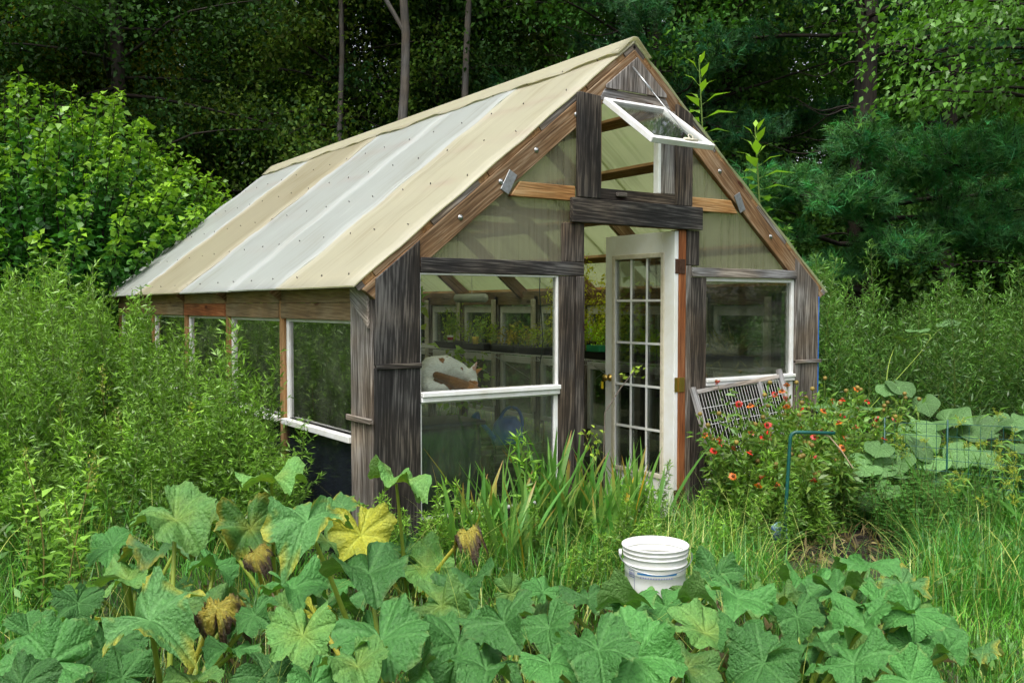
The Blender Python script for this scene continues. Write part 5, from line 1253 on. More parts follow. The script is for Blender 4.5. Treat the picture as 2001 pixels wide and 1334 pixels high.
def squash_leaf(seed, kind):
    """unit leaf about 1 across: stalk joins at the origin, tip along +y, upper side +z"""
    r = np.random.default_rng(seed); na, nr = 97, 11
    th = np.linspace(-np.pi, np.pi, na); rho = np.linspace(.0, 1, nr)
    lob = sum(np.exp(-((th - v) / .36) ** 2) * w for v, w in zip(VEINS, (1.0, .92, .92, .82, .82, .62, .62)))
    R = .46 + .045 * lob * r.uniform(.85, 1.1)
    for kk in range(4, 12): R *= 1 + .028 * r.normal() * np.sin(kk * th + r.uniform(0, 6))
    R *= 1 - .78 * np.exp(-((np.abs(th) - np.pi) / .16) ** 2)
    R *= 1 + .05 * np.sin(th * 3 + r.uniform(0, 6)) + .02 * np.sin(th * 37 + r.uniform(0, 6)) + .026 * np.sin(th * 23 + r.uniform(0, 6)) + .02 * r.normal(size=na)
    R[-1] = R[0]
    T_, P_ = np.meshgrid(th, rho, indexing='ij'); rr = P_ * R[:, None]
    x, y = rr * np.sin(T_), rr * np.cos(T_)
    dv = np.min(np.abs(np.sin(np.clip(T_[..., None] - VEINS, -np.pi / 2, np.pi / 2))) , -1) * rr
    sv_ = rr * np.cos(np.min(np.abs(T_[..., None] - VEINS), -1))
    kf = {'g': (.42, .75), 'l': (.5, .8), 'e': (.35, .85), 'v': (.75, .75), 'y': (.55, .7), 'd': (.3, 1.5)}[kind]
    z = kf[0] * rr - kf[1] * rr ** 2                                     # funnel then drooping rim
    z += .03 * (dv / .12).clip(0, 1) * P_ - .006                    # blade rises between creased veins
    k = r.integers(3, 6); z += .06 * P_ ** 2 * np.sin(2 * T_ + r.uniform(0, 6)) + .14 * P_ ** 2 * np.sin(k * T_ + r.uniform(0, 6)) * r.uniform(.6, 1.4)
    z += .035 * P_ ** 2 * np.sin(9 * T_ + r.uniform(0, 6)) + .012 * P_ ** 2 * r.normal(size=z.shape)
    z += r.uniform(.1, .5) * np.abs(x) * .5 - r.uniform(.1, .5) * np.clip(y, 0, 1) ** 2
    if kind == 'd':
        z -= .45 * rr ** 2; x = x * (1 - .35 * P_); y = y * (1 - .3 * P_); z += .06 * P_ * r.normal(size=z.shape)
    for v in VEINS: z += r.uniform(-.11, .06) * np.exp(-((T_ - v) / .33) ** 2) * P_ ** 2      # each lobe flops its own way
    base = {'g': (.072, .23, .05), 'l': (.105, .26, .06), 'e': (.095, .25, .068), 'v': (.09, .24, .04), 'y': (.45, .46, .045), 'd': (.5, .42, .06)}[kind]
    c = np.tile(np.array(base), (na, nr, 1))
    blot = .5 + .5 * np.sin(x * 17 + r.uniform(0, 6)) * np.sin(y * 15 + r.uniform(0, 6))
    def mixc(w, k): 
        nonlocal c; w = np.clip(w, 0, 1)[..., None]; c = c * (1 - w) + np.array(k) * w
    if kind in 'ev': mixc(np.clip((P_ - .72) / .28, 0, 1) * (blot > .45) * .9, (.38, .36, .04))
    if kind == 'v': mixc(np.clip(1 - P_ / .5, 0, 1) * .8, (.3, .32, .03))
    if kind == 'l': mixc(np.clip(1 - P_ / .6, 0, 1) * .5 + blot * .2, (.2, .25, .03))
    if kind == 'y': mixc(np.clip((P_ - .55) / .45, 0, 1) * blot * .8, (.12, .2, .03))
    if kind == 'd': mixc(np.clip((P_ - .5) / .25, 0, 1) * (blot > .3), (.10, .06, .035)); mixc(np.clip((P_ - .8) / .2, 0, 1) * .8, (.07, .045, .035))
    if kind == 'g': mixc(np.clip((P_ - .9) / .1, 0, 1) * .25 * (blot > .6), (.3, .3, .1))
    V = np.stack([x, y, z], -1).reshape(-1, 3)
    i, j = np.meshgrid(np.arange(na - 1), np.arange(nr - 1), indexing='ij'); a = (i * nr + j).ravel()
    mb = MB(); mb.add(V, np.stack([a, a + nr, a + nr + 1, a + 1], -1), None, c.reshape(-1, 3), np.stack([dv * .33, sv_ * .33, 0 * sv_], -1).reshape(-1, 3))
    return mb.mesh('leaf', M['squash'])
LV = {k: [squash_leaf(200 + 10 * ord(k) + s, k) for s in range({'g': 9, 'l': 4, 'e': 4}.get(k, 3))] for k in 'glevyd'}
LEAVES = [(-0.91, -0.71, 0.78, 0.35, 'l'), (-0.23, -0.72, 0.71, 0.34, 'l'), (-1.49, -1.18, 0.76, 0.34, 'l'), (-0.94, -0.48, 0.51, 0.34, 'v'), (-1.08, -1.6, 0.78, 0.37, 'e'), (-0.25, -0.04, 0.45, 0.27, 'e'), (-0.43, -0.71, 0.45, 0.32, 'y'), (0.06, -0.97, 0.45, 0.26, 'd'), (-1.03, -0.81, 0.4, 0.21, 'd'), (-1.55, -0.22, 0.45, 0.28, 'g'), (-1.42, -0.58, 0.41, 0.34, 'e'), (-1.24, -0.86, 0.37, 0.22, 'g'), (-1.87, -1.19, 0.41, 0.18, 'g'), (-1.73, -1.77, 0.55, 0.34, 'e'), (-1.56, -1.25, 0.21, 0.25, 'd'), (-1.45, -1.78, 0.31, 0.22, 'g'), (-1.03, -1.3, 0.35, 0.29, 'g'), (-0.95, -1.9, 0.62, 0.36, 'g'), (-0.05, -0.47, 0.19, 0.35, 'g'), (-0.81, -1.21, 0.2, 0.37, 'g'), (-1.13, -1.8, 0.39, 0.12, 'y'), (-1.06, -2.23, 0.41, 0.34, 'g'), (-1.27, -2.03, 0.41, 0.24, 'l'), (-0.06, -0.72, 0.15, 0.34, 'l'), (-0.33, -1.59, 0.3, 0.35, 'g'), (-0.56, -1.78, 0.32, 0.26, 'l'), (-1.22, -2.38, 0.4, 0.22, 'l'), (-0.7, -2.15, 0.3, 0.31, 'g'), (-0.59, -2.3, 0.4, 0.27, 'g'), (0.07, -1.64, 0.23, 0.21, 'g'), (0.19, -1.83, 0.23, 0.27, 'g'), (0.04, -2.26, 0.35, 0.25, 'g'), (0.36, -2.16, 0.25, 0.18, 'g'), (0.14, -2.2, 0.26, 0.25, 'g'), (-0.16, -2.0, 0.21, 0.26, 'g'), (-0.62, -2.63, 0.36, 0.21, 'g'), (-0.49, -2.73, 0.41, 0.26, 'g'), (-0.33, -2.73, 0.35, 0.34, 'g'), (0.94, -1.92, 0.23, 0.26, 'g'), (0.58, -2.38, 0.31, 0.34, 'g'), (0.18, -2.58, 0.29, 0.28, 'l'), (0.99, -2.29, 0.18, 0.23, 'l'), (1.36, -2.17, 0.16, 0.33, 'g'), (1.36, -2.47, 0.34, 0.29, 'g'), (1.06, -2.54, 0.31, 0.28, 'g'), (0.79, -2.94, 0.39, 0.19, 'g'), (0.81, -3.06, 0.39, 0.22, 'g'), (0.73, -2.58, 0.25, 0.21, 'g'), (0.67, -2.95, 0.33, 0.34, 'g'), (0.59, -2.83, 0.24, 0.26, 'g'), (0.44, -3.07, 0.27, 0.26, 'g'), (0.11, -2.93, 0.3, 0.26, 'g'), (1.04, -3.02, 0.28, 0.25, 'g'), (0.62, -3.32, 0.35, 0.17, 'g'), (0.78, -3.07, 0.27, 0.17, 'g'), (-2.01, -1.49, 0.3, 0.31, 'g'), (-1.76, -1.07, 0.16, 0.32, 'g'), (-1.76, -1.44, 0.17, 0.23, 'g'), (-0.95, -2.3, 0.28, 0.23, 'g'), (-0.72, -2.38, 0.28, 0.26, 'g'), (-0.09, -2.75, 0.27, 0.24, 'l'), (0.18, -2.76, 0.34, 0.17, 'g'), (-1.39, -1.98, 0.26, 0.22, 'g'), (-2.15, -1.92, 0.39, 0.22, 'g'), (-1.62, -1.91, 0.27, 0.19, 'l'), (-1.34, -2.3, 0.34, 0.2, 'g'), (0.37, -3.34, 0.31, 0.21, 'g'), (0.33, -2.91, 0.16, 0.23, 'g'), (-0.45, -2.57, 0.21, 0.22, 'g'), (-0.52, -0.8, 0.16, 0.26, 'g'), (-1.33, -1.69, 0.4, 0.19, 'g'), (-1.22, -1.04, 0.27, 0.18, 'e'), (-0.05, -1.55, 0.22, 0.17, 'l'), (0.89, -2.22, 0.17, 0.19, 'l'), (-1.2, -0.19, 0.45, 0.24, 'l'), (-1.01, -0.02, 0.45, 0.22, 'l'), (-0.68, -0.28, 0.29, 0.22, 'v'), (-0.53, -0.49, 0.32, 0.25, 'l'), (0.31, -2.37, 0.35, 0.2, 'g'), (0.43, -1.99, 0.18, 0.28, 'g'), (-1.57, -0.64, 0.32, 0.26, 'l'), (-1.88, -0.95, 0.24, 0.23, 'g'), (-2.04, -1.21, 0.32, 0.2, 'g'), (-1.41, -1.44, 0.35, 0.23, 'l'), (-1.4, -0.7, 0.19, 0.22, 'e'), (-0.98, -1.09, 0.15, 0.23, 'l')]
LEAVES[14] = (-1.45, -1.62, .5, .27, 'd')          # the curled dying leaf stands clear of its neighbours
# random lower leaves filling the patch and running on past the frame
rs_ = np.random.default_rng(9)
for _ in range(44):
    f = rs_.uniform(0, 1); a = np.array([-2.3, -1.3]) * (1 - f) + np.array([1.3, -3.1]) * f; b = np.array([-1.5, .7]) * (1 - f) + np.array([2.0, -2.2]) * f
    w = rs_.uniform(-.15, .85); p = a * (1 - w) + b * w
    if np.linalg.norm(p - camv[:2]) < 1.7: continue
    if math.hypot(p[0] - .45, p[1] + 2.05) < .5: continue
    LEAVES.append((p[0], p[1], rs_.uniform(.03, .17), rs_.uniform(.18, .27), rs_.choice(list('gggglle'))))
PL = [(-.75, -.3, 'tall pale squash plant with yellow-edged leaves nearest the greenhouse corner'), (-1.45, -.2, 'squash plant at the left among grass, with a leaf edged in yellow'), (-1.6, -1.45, 'squash plant with a curled yellow and brown leaf at the lower left'), (-2.0, -1.2, 'squash plant with blue-green leaves in the lower left corner'),
      (-.75, -1.5, 'squash plant with large blue-grey leaves in the middle of the patch'), (-.1, -.6, 'squash plant beside the withered yellow leaf before the iris'), (-.95, -2.1, 'squash plant at the bottom edge, left of the middle'), (-.3, -2.0, 'squash plant with broad dark leaves left of and below the bucket'), (.4, -1.95, 'squash plant with green leaves directly before the white bucket'),
      (-.2, -2.6, 'squash plant with the largest flat green leaf at the bottom middle'), (.55, -2.75, 'squash plant with deep green lobed leaves at the lower right'), (1.2, -2.4, 'squash plant at the far right end of the patch')]
FACE = {0: (-.12, .1, .6), 1: (-.22, -.28, 1.3), 2: (.45, .1, .4), 3: (.95, .1, .2), 4: (.3, -.1, -.3), 5: (.2, .3, 1.0), 6: (1.1, -.2, .3), 7: (.1, .2, .3), 14: (.6, .2, 2.8), 17: (.1, .0, .2), 21: (.25, 0, .2), 36: (.35, .1, .1), 47: (.5, 0, .1)}   # how the most visible leaves lie
def squash_plants():
    n = len(PL); roots = [thing('squash_plant', lb, 'squash plant', (x, y, GZ), 'squash plants of the front patch') for x, y, lb in PL]
    used = {k: 0 for k in LV}
    wl_ = {'y': 'yellow leaf', 'd': 'withered yellow and brown leaf', 'e': 'leaf with yellowing edge', 'v': 'leaf yellow at its centre'}
    stalks = 0
    for q, (x, y, z, sz, k) in enumerate(LEAVES):
        i = min(range(n), key=lambda i: (PL[i][0] - x) ** 2 + (PL[i][1] - y) ** 2); rt = roots[i]
        me = LV[k][used[k] % len(LV[k])]; used[k] += 1
        o = bpy.data.objects.new('leaf', me); C.objects.link(o); o.parent = rt
        z = z - (.07 if z > .44 else .0); o.location = (x - PL[i][0], y - PL[i][1], z - GZ)
        tocam = camv[:2] - np.array([x, y]); tocam /= np.linalg.norm(tocam)
        # leaf lies tilted towards the light and the open side
        tl = rs_.uniform(-.05, .55); nrm = Vector((*(tocam * tl + rs_.normal(size=2) * .33), 1)).normalized()
        az_ = math.atan2(tocam[1], tocam[0]) + rs_.normal() * 1.1
        if q in FACE:
            f_ = FACE[q]; nrm = Vector((*(tocam * f_[0] + np.array([tocam[1], -tocam[0]]) * f_[1]), 1)).normalized(); az_ = math.atan2(tocam[1], tocam[0]) + f_[2]
        tip = Vector((math.cos(az_), math.sin(az_), 0)); tip = (tip - nrm * tip.dot(nrm)).normalized()
        xx = tip.cross(nrm); Rm = Matrix((xx, tip, nrm)).transposed()
        o.rotation_euler = Rm.to_euler(); s = min(sz, .32) * 1.06; o.scale = (s, s, s * rs_.uniform(.8, 1.2))
        if k in wl_: o['label'] = wl_[k]
        mb = MB(); e = np.array([x, y, z]) - np.array([0, 0, .01]); b = np.array([PL[i][0], PL[i][1], GZ])
        d2 = e - b; lim = .38; hh = np.linalg.norm(d2[:2])
        if hh > lim: b = b + np.array([*(d2[:2] * (1 - lim / hh)), 0])
        md = b * .45 + e * .55 + np.array([0, 0, .06]); t_ = np.linspace(0, 1, 8)[:, None]
        P = (1 - t_) ** 2 * b + 2 * t_ * (1 - t_) * md + t_ ** 2 * e
        tube(mb, P, .013, .008, 8, (.20, .24, .05) if k in 'glev' else (.32, .28, .06)); link('leaf_stalk', mb.mesh('leaf_stalk', M['leaf']), rt, True)
    for (x, y, lb), rt in zip(PL, roots):
        mb = MB(); v = np.linspace(0, 1, 9); a = rs_.uniform(0, 6)
        tube(mb, np.stack([x + .35 * (v - .5) * math.cos(a), y + .35 * (v - .5) * math.sin(a) + .05 * np.sin(6 * v), GZ + .03 + .02 * np.sin(5 * v)], -1), .014, .01, 7, (.22, .24, .07)); link('vine', mb.mesh('vine', M['leaf']), rt, True)
squash_plants()
# dead brown leaf litter heap under the patch
mb = MB(); n = 900; f = rng.uniform(0, 1, n)[:, None]; a = np.array([-2.2, -1.0]) * (1 - f) + np.array([1.5, -2.9]) * f; b = np.array([-1.0, .3]) * (1 - f) + np.array([1.8, -2.2]) * f; w = rng.uniform(0, 1, (n, 1)); P2 = a * (1 - w) + b * w
leaves(mb, np.concatenate([P2, GZ + rng.uniform(.0, .08, (n, 1))], 1), rdir(n, .1), rdir(n, 1), rng.uniform(.06, .22, n), .25, np.array([.10, .07, .04]) * rng.uniform(.4, 1.4, (n, 1)), .3, .3)
tag(mb.build('leaf_litter', M['leaf']), 'dry brown leaf litter and straw under the squash leaves', 'leaf litter', kind='stuff')

# ------------------------------------------------------------------ iris fans
def iris(x, y, seed, h, label):
    r = np.random.default_rng(seed); t = thing('iris_plant', label, 'iris', (x, y, GZ), 'iris clumps before the left window'); mb = MB()
    for k in range(36):
        a = r.uniform(0, 6.28); b = np.array([r.normal() * .11, r.normal() * .06, 0]); L_ = h * r.uniform(.55, 1.12); lean = r.uniform(.05, .5); w = r.uniform(.012, .02)
        s = np.linspace(0, 1, 7); P = b + np.stack([math.cos(a) * lean * L_ * s ** 1.6, math.sin(a) * lean * L_ * s ** 1.6, L_ * s * (1 - .12 * lean * s)], -1)
        sd = np.array([-math.sin(a + .6), math.cos(a + .6), 0]); W_ = w * np.array([.8, 1, 1, 1, .9, .65, .05])[:, None]
        N2 = np.array([math.cos(a), math.sin(a), .3]) * .25
        V = np.stack([P - sd * W_, P + N2 * W_, P + sd * W_], 1).reshape(-1, 3)
        Q = []
        for i in range(6):
            for j in range(2): Q.append((i * 3 + j, i * 3 + j + 1, i * 3 + j + 4, i * 3 + j + 3))
        g = np.array([.09, .2, .05]) * r.uniform(.7, 1.3) * np.array([r.uniform(.85, 1.3), 1, 1]); c = np.tile(g, (7, 1))
        if r.uniform() < .22: c[5:] = np.array([.2, .2, .05]); c[6] = np.array([.25, .12, .04])
        if r.uniform() < .02: c[:] = np.array([.4, .25, .03])
        mb.add(V, Q, None, np.repeat(c, 3, 0))
    link('sword_leaves', mb.mesh('sword_leaves', M['leaf']), t, False)
IR = [(.45, -.33, .55, 'iris clump nearest the left corner post'), (.72, -.30, .68, 'second iris clump from the corner post, under the cat'), (.98, -.38, .78, 'iris clump with the longest leaves under the middle of the left window'), (1.24, -.30, .7, 'iris clump below the blue watering can'), (1.5, -.34, .66, 'iris clump with an orange dead leaf before the dark post'), (1.78, -.36, .62, 'iris clump at the left edge of the doorway'), (.6, -.62, .5, 'low iris clump in front of the second one'), (1.35, -.62, .52, 'low iris clump in front of the dark post')]
for k, (x, y, h, lb) in enumerate(IR): iris(x, y, 300 + k, h + .12, lb)

# ------------------------------------------------------------------ red blanket flowers
def blanket_flower(x, y, seed, label, nst=7, H=.8):
    r = np.random.default_rng(seed); t = thing('blanket_flower', label, 'flower plant', (x, y, GZ), 'red flower plants before the right window'); mb = MB(); heads = []
    for k in range(nst):
        a = r.uniform(0, 6.28); L_ = H * r.uniform(.6, 1.08); sp = r.uniform(.05, .36); s = np.linspace(0, 1, 8)
        P = np.stack([math.cos(a) * sp * s ** 1.3 + .02 * np.sin(5 * s), math.sin(a) * sp * s ** 1.3, L_ * s], -1); tube(mb, P, .0035, .002, 4, (.1, .14, .04)); heads.append(P[-1])
        n = 105; q = r.uniform(.05, .93, n) ** .8; Q = np.stack([np.interp(q, s, P[:, i]) for i in range(3)], -1)
        D = rdir(n, .3, r); Q = Q + D * [1, 1, .3] * r.uniform(0, .09, (n, 1))
        leaves(mb, Q, D, rdir(n, .8, r), r.uniform(.055, .105, n) * (1.1 - .35 * q), .32, np.array([.10, .18, .035]) * r.uniform(.5, 1.35, (n, 1)) * np.stack([r.uniform(.8, 1.25, n), np.ones(n), np.ones(n)], 1), .15, .2)
    link('stems_and_leaves', mb.mesh('stems_and_leaves', M['leaf']), t, False)
    for h in heads:
        if r.uniform() < .4:
            mb = MB(); nr = 12; th = np.linspace(0, 6.28, nr, endpoint=False) + r.uniform(0, 1); tl = r.normal(size=2) * .3
            nv = norm(np.array([[*(-FW * r.uniform(-.1, 1.1) + r.normal(size=2) * .5), .8]]))[0]; e1 = norm(np.cross(nv, [0, 0, 1.0])[None])[0]; e2 = np.cross(nv, e1); D = np.cos(th)[:, None] * e1 + np.sin(th)[:, None] * e2 - .12 * nv
            red = np.array([.5, .018, .015]) if r.uniform() < .6 else np.array([.55, .12, .02])
            leaves(mb, h + D * .008, D, np.tile(nv, (nr, 1)), .025 * r.uniform(.75, 1.1, nr), .55, red * r.uniform(.7, 1.2, (nr, 1)), .1, .15)
            tube(mb, [h, h + nv * .008, h + nv * .016, h + nv * .02], np.array([.009, .013, .011, .002]), None, 8, (.16, .05, .02)); link('flower', mb.mesh('flower', M['leaf']), t, False)
        else:
            mb = MB(); v = np.linspace(0, np.pi, 6); tube(mb, np.stack([h[0] + 0 * v, h[1] + 0 * v, h[2] - .017 * np.cos(v)], -1), .017 * np.sin(v) + .001, None, 8, np.array([.22, .16, .03]) * r.uniform(.6, 1.2)); link('seed_head', mb.mesh('seed_head', M['col']), t, False)
BF0 = [(2.62, -.55, .78, 'red flower plant right beside the white door, against the wire screen'), (2.9, -.52, .86, 'tallest red flower plant in front of the wire screen'), (3.15, -.6, .8, 'bushy red flower plant before the middle of the wire screen'), (3.42, -.52, .82, 'red flower plant at the right end of the wire screen'), (3.75, -.45, .85, 'red flower plant before the right corner post'), (2.75, -.9, .6, 'low red flower plant left of the green pole'), (3.05, -.95, .62, 'low red flower plant behind the green pole foot'), (4.05, -.5, .78, 'red flower plant with orange blooms right of the corner post'), (3.5, -.85, .7, 'red flower plant under the arm of the green pole'), (4.4, -.55, .7, 'rightmost red flower plant, near the vine')]
BF = [(x - (.16 if x < 3.6 else .1), y, h + (.1 if y > -.7 else .0), lb) for x, y, h, lb in BF0]
for k, (x, y, h, lb) in enumerate(BF): blanket_flower(x, y, 400 + k, lb, 11, h + .1)

# ------------------------------------------------------------------ dark leafy bed, vine, sedges on the right
def mint_mesh(seed, H=.45):
    r = np.random.default_rng(seed); mb = MB()
    for st in range(9):
        b = np.array([*(r.normal(size=2) * .12), 0]); l = r.normal(size=2) * .08; hh = H * r.uniform(.6, 1.1); s = np.linspace(0, 1, 5); P = b + np.stack([l[0] * s, l[1] * s, hh * s], -1); tube(mb, P, .003, .002, 4, (.06, .08, .03))
        for k in range(12):
            f = .15 + .85 * k / 12; c = np.array([np.interp(f, s, P[:, i]) for i in range(3)])
            for sg in (0, math.pi):
                a = k * 1.57 + sg + r.normal() * .2; d = np.array([math.cos(a), math.sin(a), .25])
                leaves(mb, c[None], d[None], np.array([[0, 0, 1.0]]), np.array([r.uniform(.035, .06)]), .5, np.array([.035, .095, .025]) * r.uniform(.6, 1.5), .15, .2)
    return mb.mesh('mint_plant', M['wet'])
mv = [mint_mesh(500 + k) for k in range(4)]
pts = []
while len(pts) < 130:
    x, y = rng.uniform(3.1, 6.2), rng.uniform(-1.7, .5)
    if y > -.1 and x < 4.5: continue
    if y < -1.2 - .15 * (x - 3.6) and x > 4.4: continue
    if (x - 2.8) ** 2 / .4 + (y + 1.2) ** 2 / .15 < 1.2: continue
    pts.append((x, y, rng.uniform(.32, .5)))
scatter('mint_plant', mv, pts, 'dark leafy herb plant in the bed right of the green pole', 'herb', 'dark herb plants in the right bed', base_h=.45)
def heart_leaf(seed):
    r = np.random.default_rng(seed); na, nr = 41, 6; th = np.linspace(-np.pi, np.pi, na); rho = np.linspace(0, 1, nr)
    R = .5 * (1 + .12 * np.cos(th) - .04 * np.cos(3 * th)); R *= 1 - .75 * np.exp(-((np.abs(th) - np.pi) / .2) ** 2); R += .1 * np.exp(-(th / .25) ** 2)
    T_, P_ = np.meshgrid(th, rho, indexing='ij'); rr = P_ * R[:, None]; x, y = rr * np.sin(T_), rr * np.cos(T_)
    z = .35 * rr - .7 * rr ** 2 + .04 * P_ ** 2 * np.sin(4 * T_ + r.uniform(0, 6)) + .18 * np.abs(x)
    dv = np.min(np.abs(np.sin(np.clip(T_[..., None] - VEINS[:5], -1.57, 1.57))), -1) * rr; sv_ = rr * np.cos(np.min(np.abs(T_[..., None] - VEINS[:5]), -1))
    i, j = np.meshgrid(np.arange(na - 1), np.arange(nr - 1), indexing='ij'); a = (i * nr + j).ravel()
    c = np.tile(np.array([.13, .27, .085]), (na * nr, 1)) * r.uniform(.85, 1.1)
    mb = MB(); mb.add(np.stack([x, y, z], -1).reshape(-1, 3), np.stack([a, a + nr, a + nr + 1, a + 1], -1), None, c, np.stack([dv * .3, sv_ * .3, 0 * sv_], -1).reshape(-1, 3)); return mb.mesh('vine_leaf', M['squash'])
HV = [heart_leaf(600 + k) for k in range(4)]
def vine(pts, leafs, label):
    P = np.array(pts, float); b = P[0]; t = thing('vine', label, 'vine', (b[0], b[1], GZ), 'pale green vines at the right'); u = np.linspace(0, 1, 40); s = np.linspace(0, 1, len(P))
    Q = np.stack([np.interp(u, s, P[:, i]) for i in range(3)], -1); 
    for _ in range(6): Q[1:-1] = (Q[:-2] + 2 * Q[1:-1] + Q[2:]) / 4
    mb = MB(); tube(mb, Q, .006, .003, 6, (.2, .26, .06)); link('stem', mb.mesh('stem', M['leaf']), t, True)
    for k, (f, off, sz, at_) in enumerate(leafs):
        c = np.array([np.interp(f, u, Q[:, i]) for i in range(3)]); e = np.array(at_); me = HV[k % 4]
        o = bpy.data.objects.new('leaf', me); C.objects.link(o); o.parent = t; o.location = Vector(e) - wloc(t)
        tc_ = camv[:2] - e[:2]; tc_ /= np.linalg.norm(tc_); nrm = Vector((*(tc_ * rng.uniform(.1, .8) + rng.normal(size=2) * .3), 1)).normalized(); a = math.atan2(tc_[1], tc_[0]) + rng.normal() * .9
        tip = Vector((math.cos(a), math.sin(a), 0)); tip = (tip - nrm * tip.dot(nrm)).normalized(); o.rotation_euler = Matrix((tip.cross(nrm), tip, nrm)).transposed().to_euler(); o.scale = (sz,) * 3
        mb = MB(); tube(mb, [c, (c + e) / 2 + [0, 0, .03], e - [0, 0, .004]], .003, .0025, 5, (.2, .28, .06)); link('leaf_stalk', mb.mesh('leaf_stalk', M['leaf']), t, True)
def vine_at(spots, label, up=.0):
    spots = [(x, y, z + up, w) for x, y, z, w in spots]
    P = [(spots[0][0], spots[0][1] + .05, GZ)] + [(x, y + .06, z - .05) for x, y, z, _ in spots]; n = len(spots)
    u = np.linspace(0, 1, n + 1)[1:]
    vine(P, [(u[k], None, spots[k][3], spots[k][:3]) for k in range(n)], label)
vine_at([(3.55, -0.97, -0.0, 0.17), (3.75, -0.99, 0.09, 0.19), (3.88, -0.82, 0.36, 0.22), (3.7, -0.82, 0.23, 0.29), (3.84, -0.86, 0.23, 0.28), (4.01, -0.92, 0.25, 0.24), (3.88, -0.95, 0.15, 0.2), (3.49, -0.81, 0.03, 0.13)], 'pale vine trailing down left of the wire fence', .12)
vine_at([(4.33, -0.89, 0.1, 0.26), (4.45, -0.98, 0.09, 0.24), (4.51, -0.89, 0.19, 0.25), (4.48, -0.75, 0.3, 0.29), (4.79, -0.96, 0.26, 0.27), (4.88, -1.14, 0.21, 0.25), (4.94, -1.3, 0.33, 0.24)], 'pale vine inside the wire fence, behind the yellow seed heads', .12)
vine_at([(4.85, -0.51, 0.48, 0.37), (5.17, -0.6, 0.58, 0.38), (4.62, -0.47, 0.4, 0.22), (5.27, -0.79, 0.52, 0.33), (5.42, -0.89, 0.55, 0.33), (5.2, -0.74, 0.48, 0.26), (5.63, -0.91, 0.58, 0.29), (5.7, -0.96, 0.51, 0.27)], 'pale vine with big heart-shaped leaves above the wire fence at the right edge')
vine_at([(5.28, -0.05, 0.83, 0.28), (5.48, -0.2, 0.68, 0.24), (5.2, 0.0, 0.81, 0.21), (5.65, 0.2, 1.25, 0.21), (5.8, 0.1, 1.33, 0.22), (6.14, -0.01, 1.39, 0.23), (4.88, -0.04, 0.65, 0.18)], 'few pale vine leaves high on the dark weed bank')
vine_at([(4.08, -0.09, 0.71, 0.23), (4.26, -0.22, 0.71, 0.26), (4.07, -0.21, 0.62, 0.19), (3.92, -0.12, 0.56, 0.17)], 'small pale vine beside the right corner post')
def sedge(x, y, seed, H, label):
    r = np.random.default_rng(seed); t = thing('sedge_plant', label, 'sedge', (x, y, GZ), 'sedges with yellow seed heads at the right'); mb = MB()
    for k in range(5):
        a = r.uniform(0, 6.28); L_ = H * r.uniform(.7, 1.1); sh = MB(); s = np.linspace(0, 1, 7); P = np.stack([math.cos(a) * .22 * s ** 2, math.sin(a) * .22 * s ** 2, L_ * s], -1); tube(mb, P, .0025, .0018, 4, (.1, .16, .04))
        for m in range(9):
            d = rdir(1, .5, r)[0]; e = P[-1] + d * r.uniform(.02, .07); tube(sh, [P[-1], e], .001, .001, 3, (.25, .24, .06)); n = 12
            leaves(sh, e + rdir(n, 0, r) * .004 - d * r.uniform(0, .03, (n, 1)), rdir(n, .1, r) + d, rdir(n, 0, r), r.uniform(.012, .02, n), .2, np.array([.27, .24, .045]) * r.uniform(.7, 1.2, (n, 1)), .1, .1, True)
        link('seed_head', sh.mesh('seed_head', M['grass']), t, False)
        for m in range(2): d = rdir(1, .4, r)[0]; leaves(mb, P[-1][None], d[None], np.array([[0, 0, 1.0]]), np.array([.13]), .035, np.array([.1, .17, .04]), .1, .4)
    n = 40; leaves(mb, np.concatenate([r.normal(size=(n, 2)) * .04, np.zeros((n, 1))], 1), rdir(n, 1.0, r), rdir(n, .1, r), r.uniform(.3, .6, n), .03, np.array([.06, .13, .03]) * r.uniform(.7, 1.3, (n, 1)), .1, .3)
    link('stems_and_leaves', mb.mesh('stems_and_leaves', M['grass']), t, False)
for k, (x, y, h, lb) in enumerate(((4.0, -1.15, .72, 'sedge at the left end of the wire fence'), (4.2, -1.35, .8, 'tallest sedge, right behind the left fence post'), (4.3, -1.7, .66, 'sedge with the densest yellow heads before the fence'), (3.8, -1.7, .5, 'low sedge before the fence, drooping to the left'), (4.5, -2.0, .72, 'sedge at the right half of the fence'), (3.9, -2.0, .52, 'low sedge in the long grass at the right'), (4.55, -1.4, .78, 'sedge behind the fence beside the vine leaves'), (4.65, -2.4, .7, 'sedge at the right edge of the frame'))): sedge(x, y, 700 + k, h, lb)
# thin bare sapling by the door with a few yellow-green leaves
t = thing('sapling', 'thin bare sapling with a few yellow-green leaves at the door post', 'sapling', (1.62, -.25, GZ)); mb = MB(); lf = MB()
tube(mb, [(1.62, -.25, GZ), (1.6, -.24, .5), (1.63, -.22, .85), (1.78, -.2, 1.0), (1.93, -.18, 1.12)], .006, .003, 5, (.1, .08, .06)); tube(mb, [(1.6, -.24, .45), (1.5, -.3, .62), (1.42, -.32, .72)], .004, .002, 5, (.1, .09, .05))
for b in ((1.93, -.18, 1.12), (1.42, -.32, .72), (1.44, -.32, .62)):
    n = 14; leaves(lf, np.array(b) + rng.normal(size=(n, 3)) * .04, rdir(n, -.1), rdir(n, 1.5), rng.uniform(.035, .06, n), .5, np.array([.2, .27, .04]) * rng.uniform(.7, 1.2, (n, 1)), .15, .2)
mb.build('twigs', M['col'], t); lf.build('leaves', M['leaf'], t)

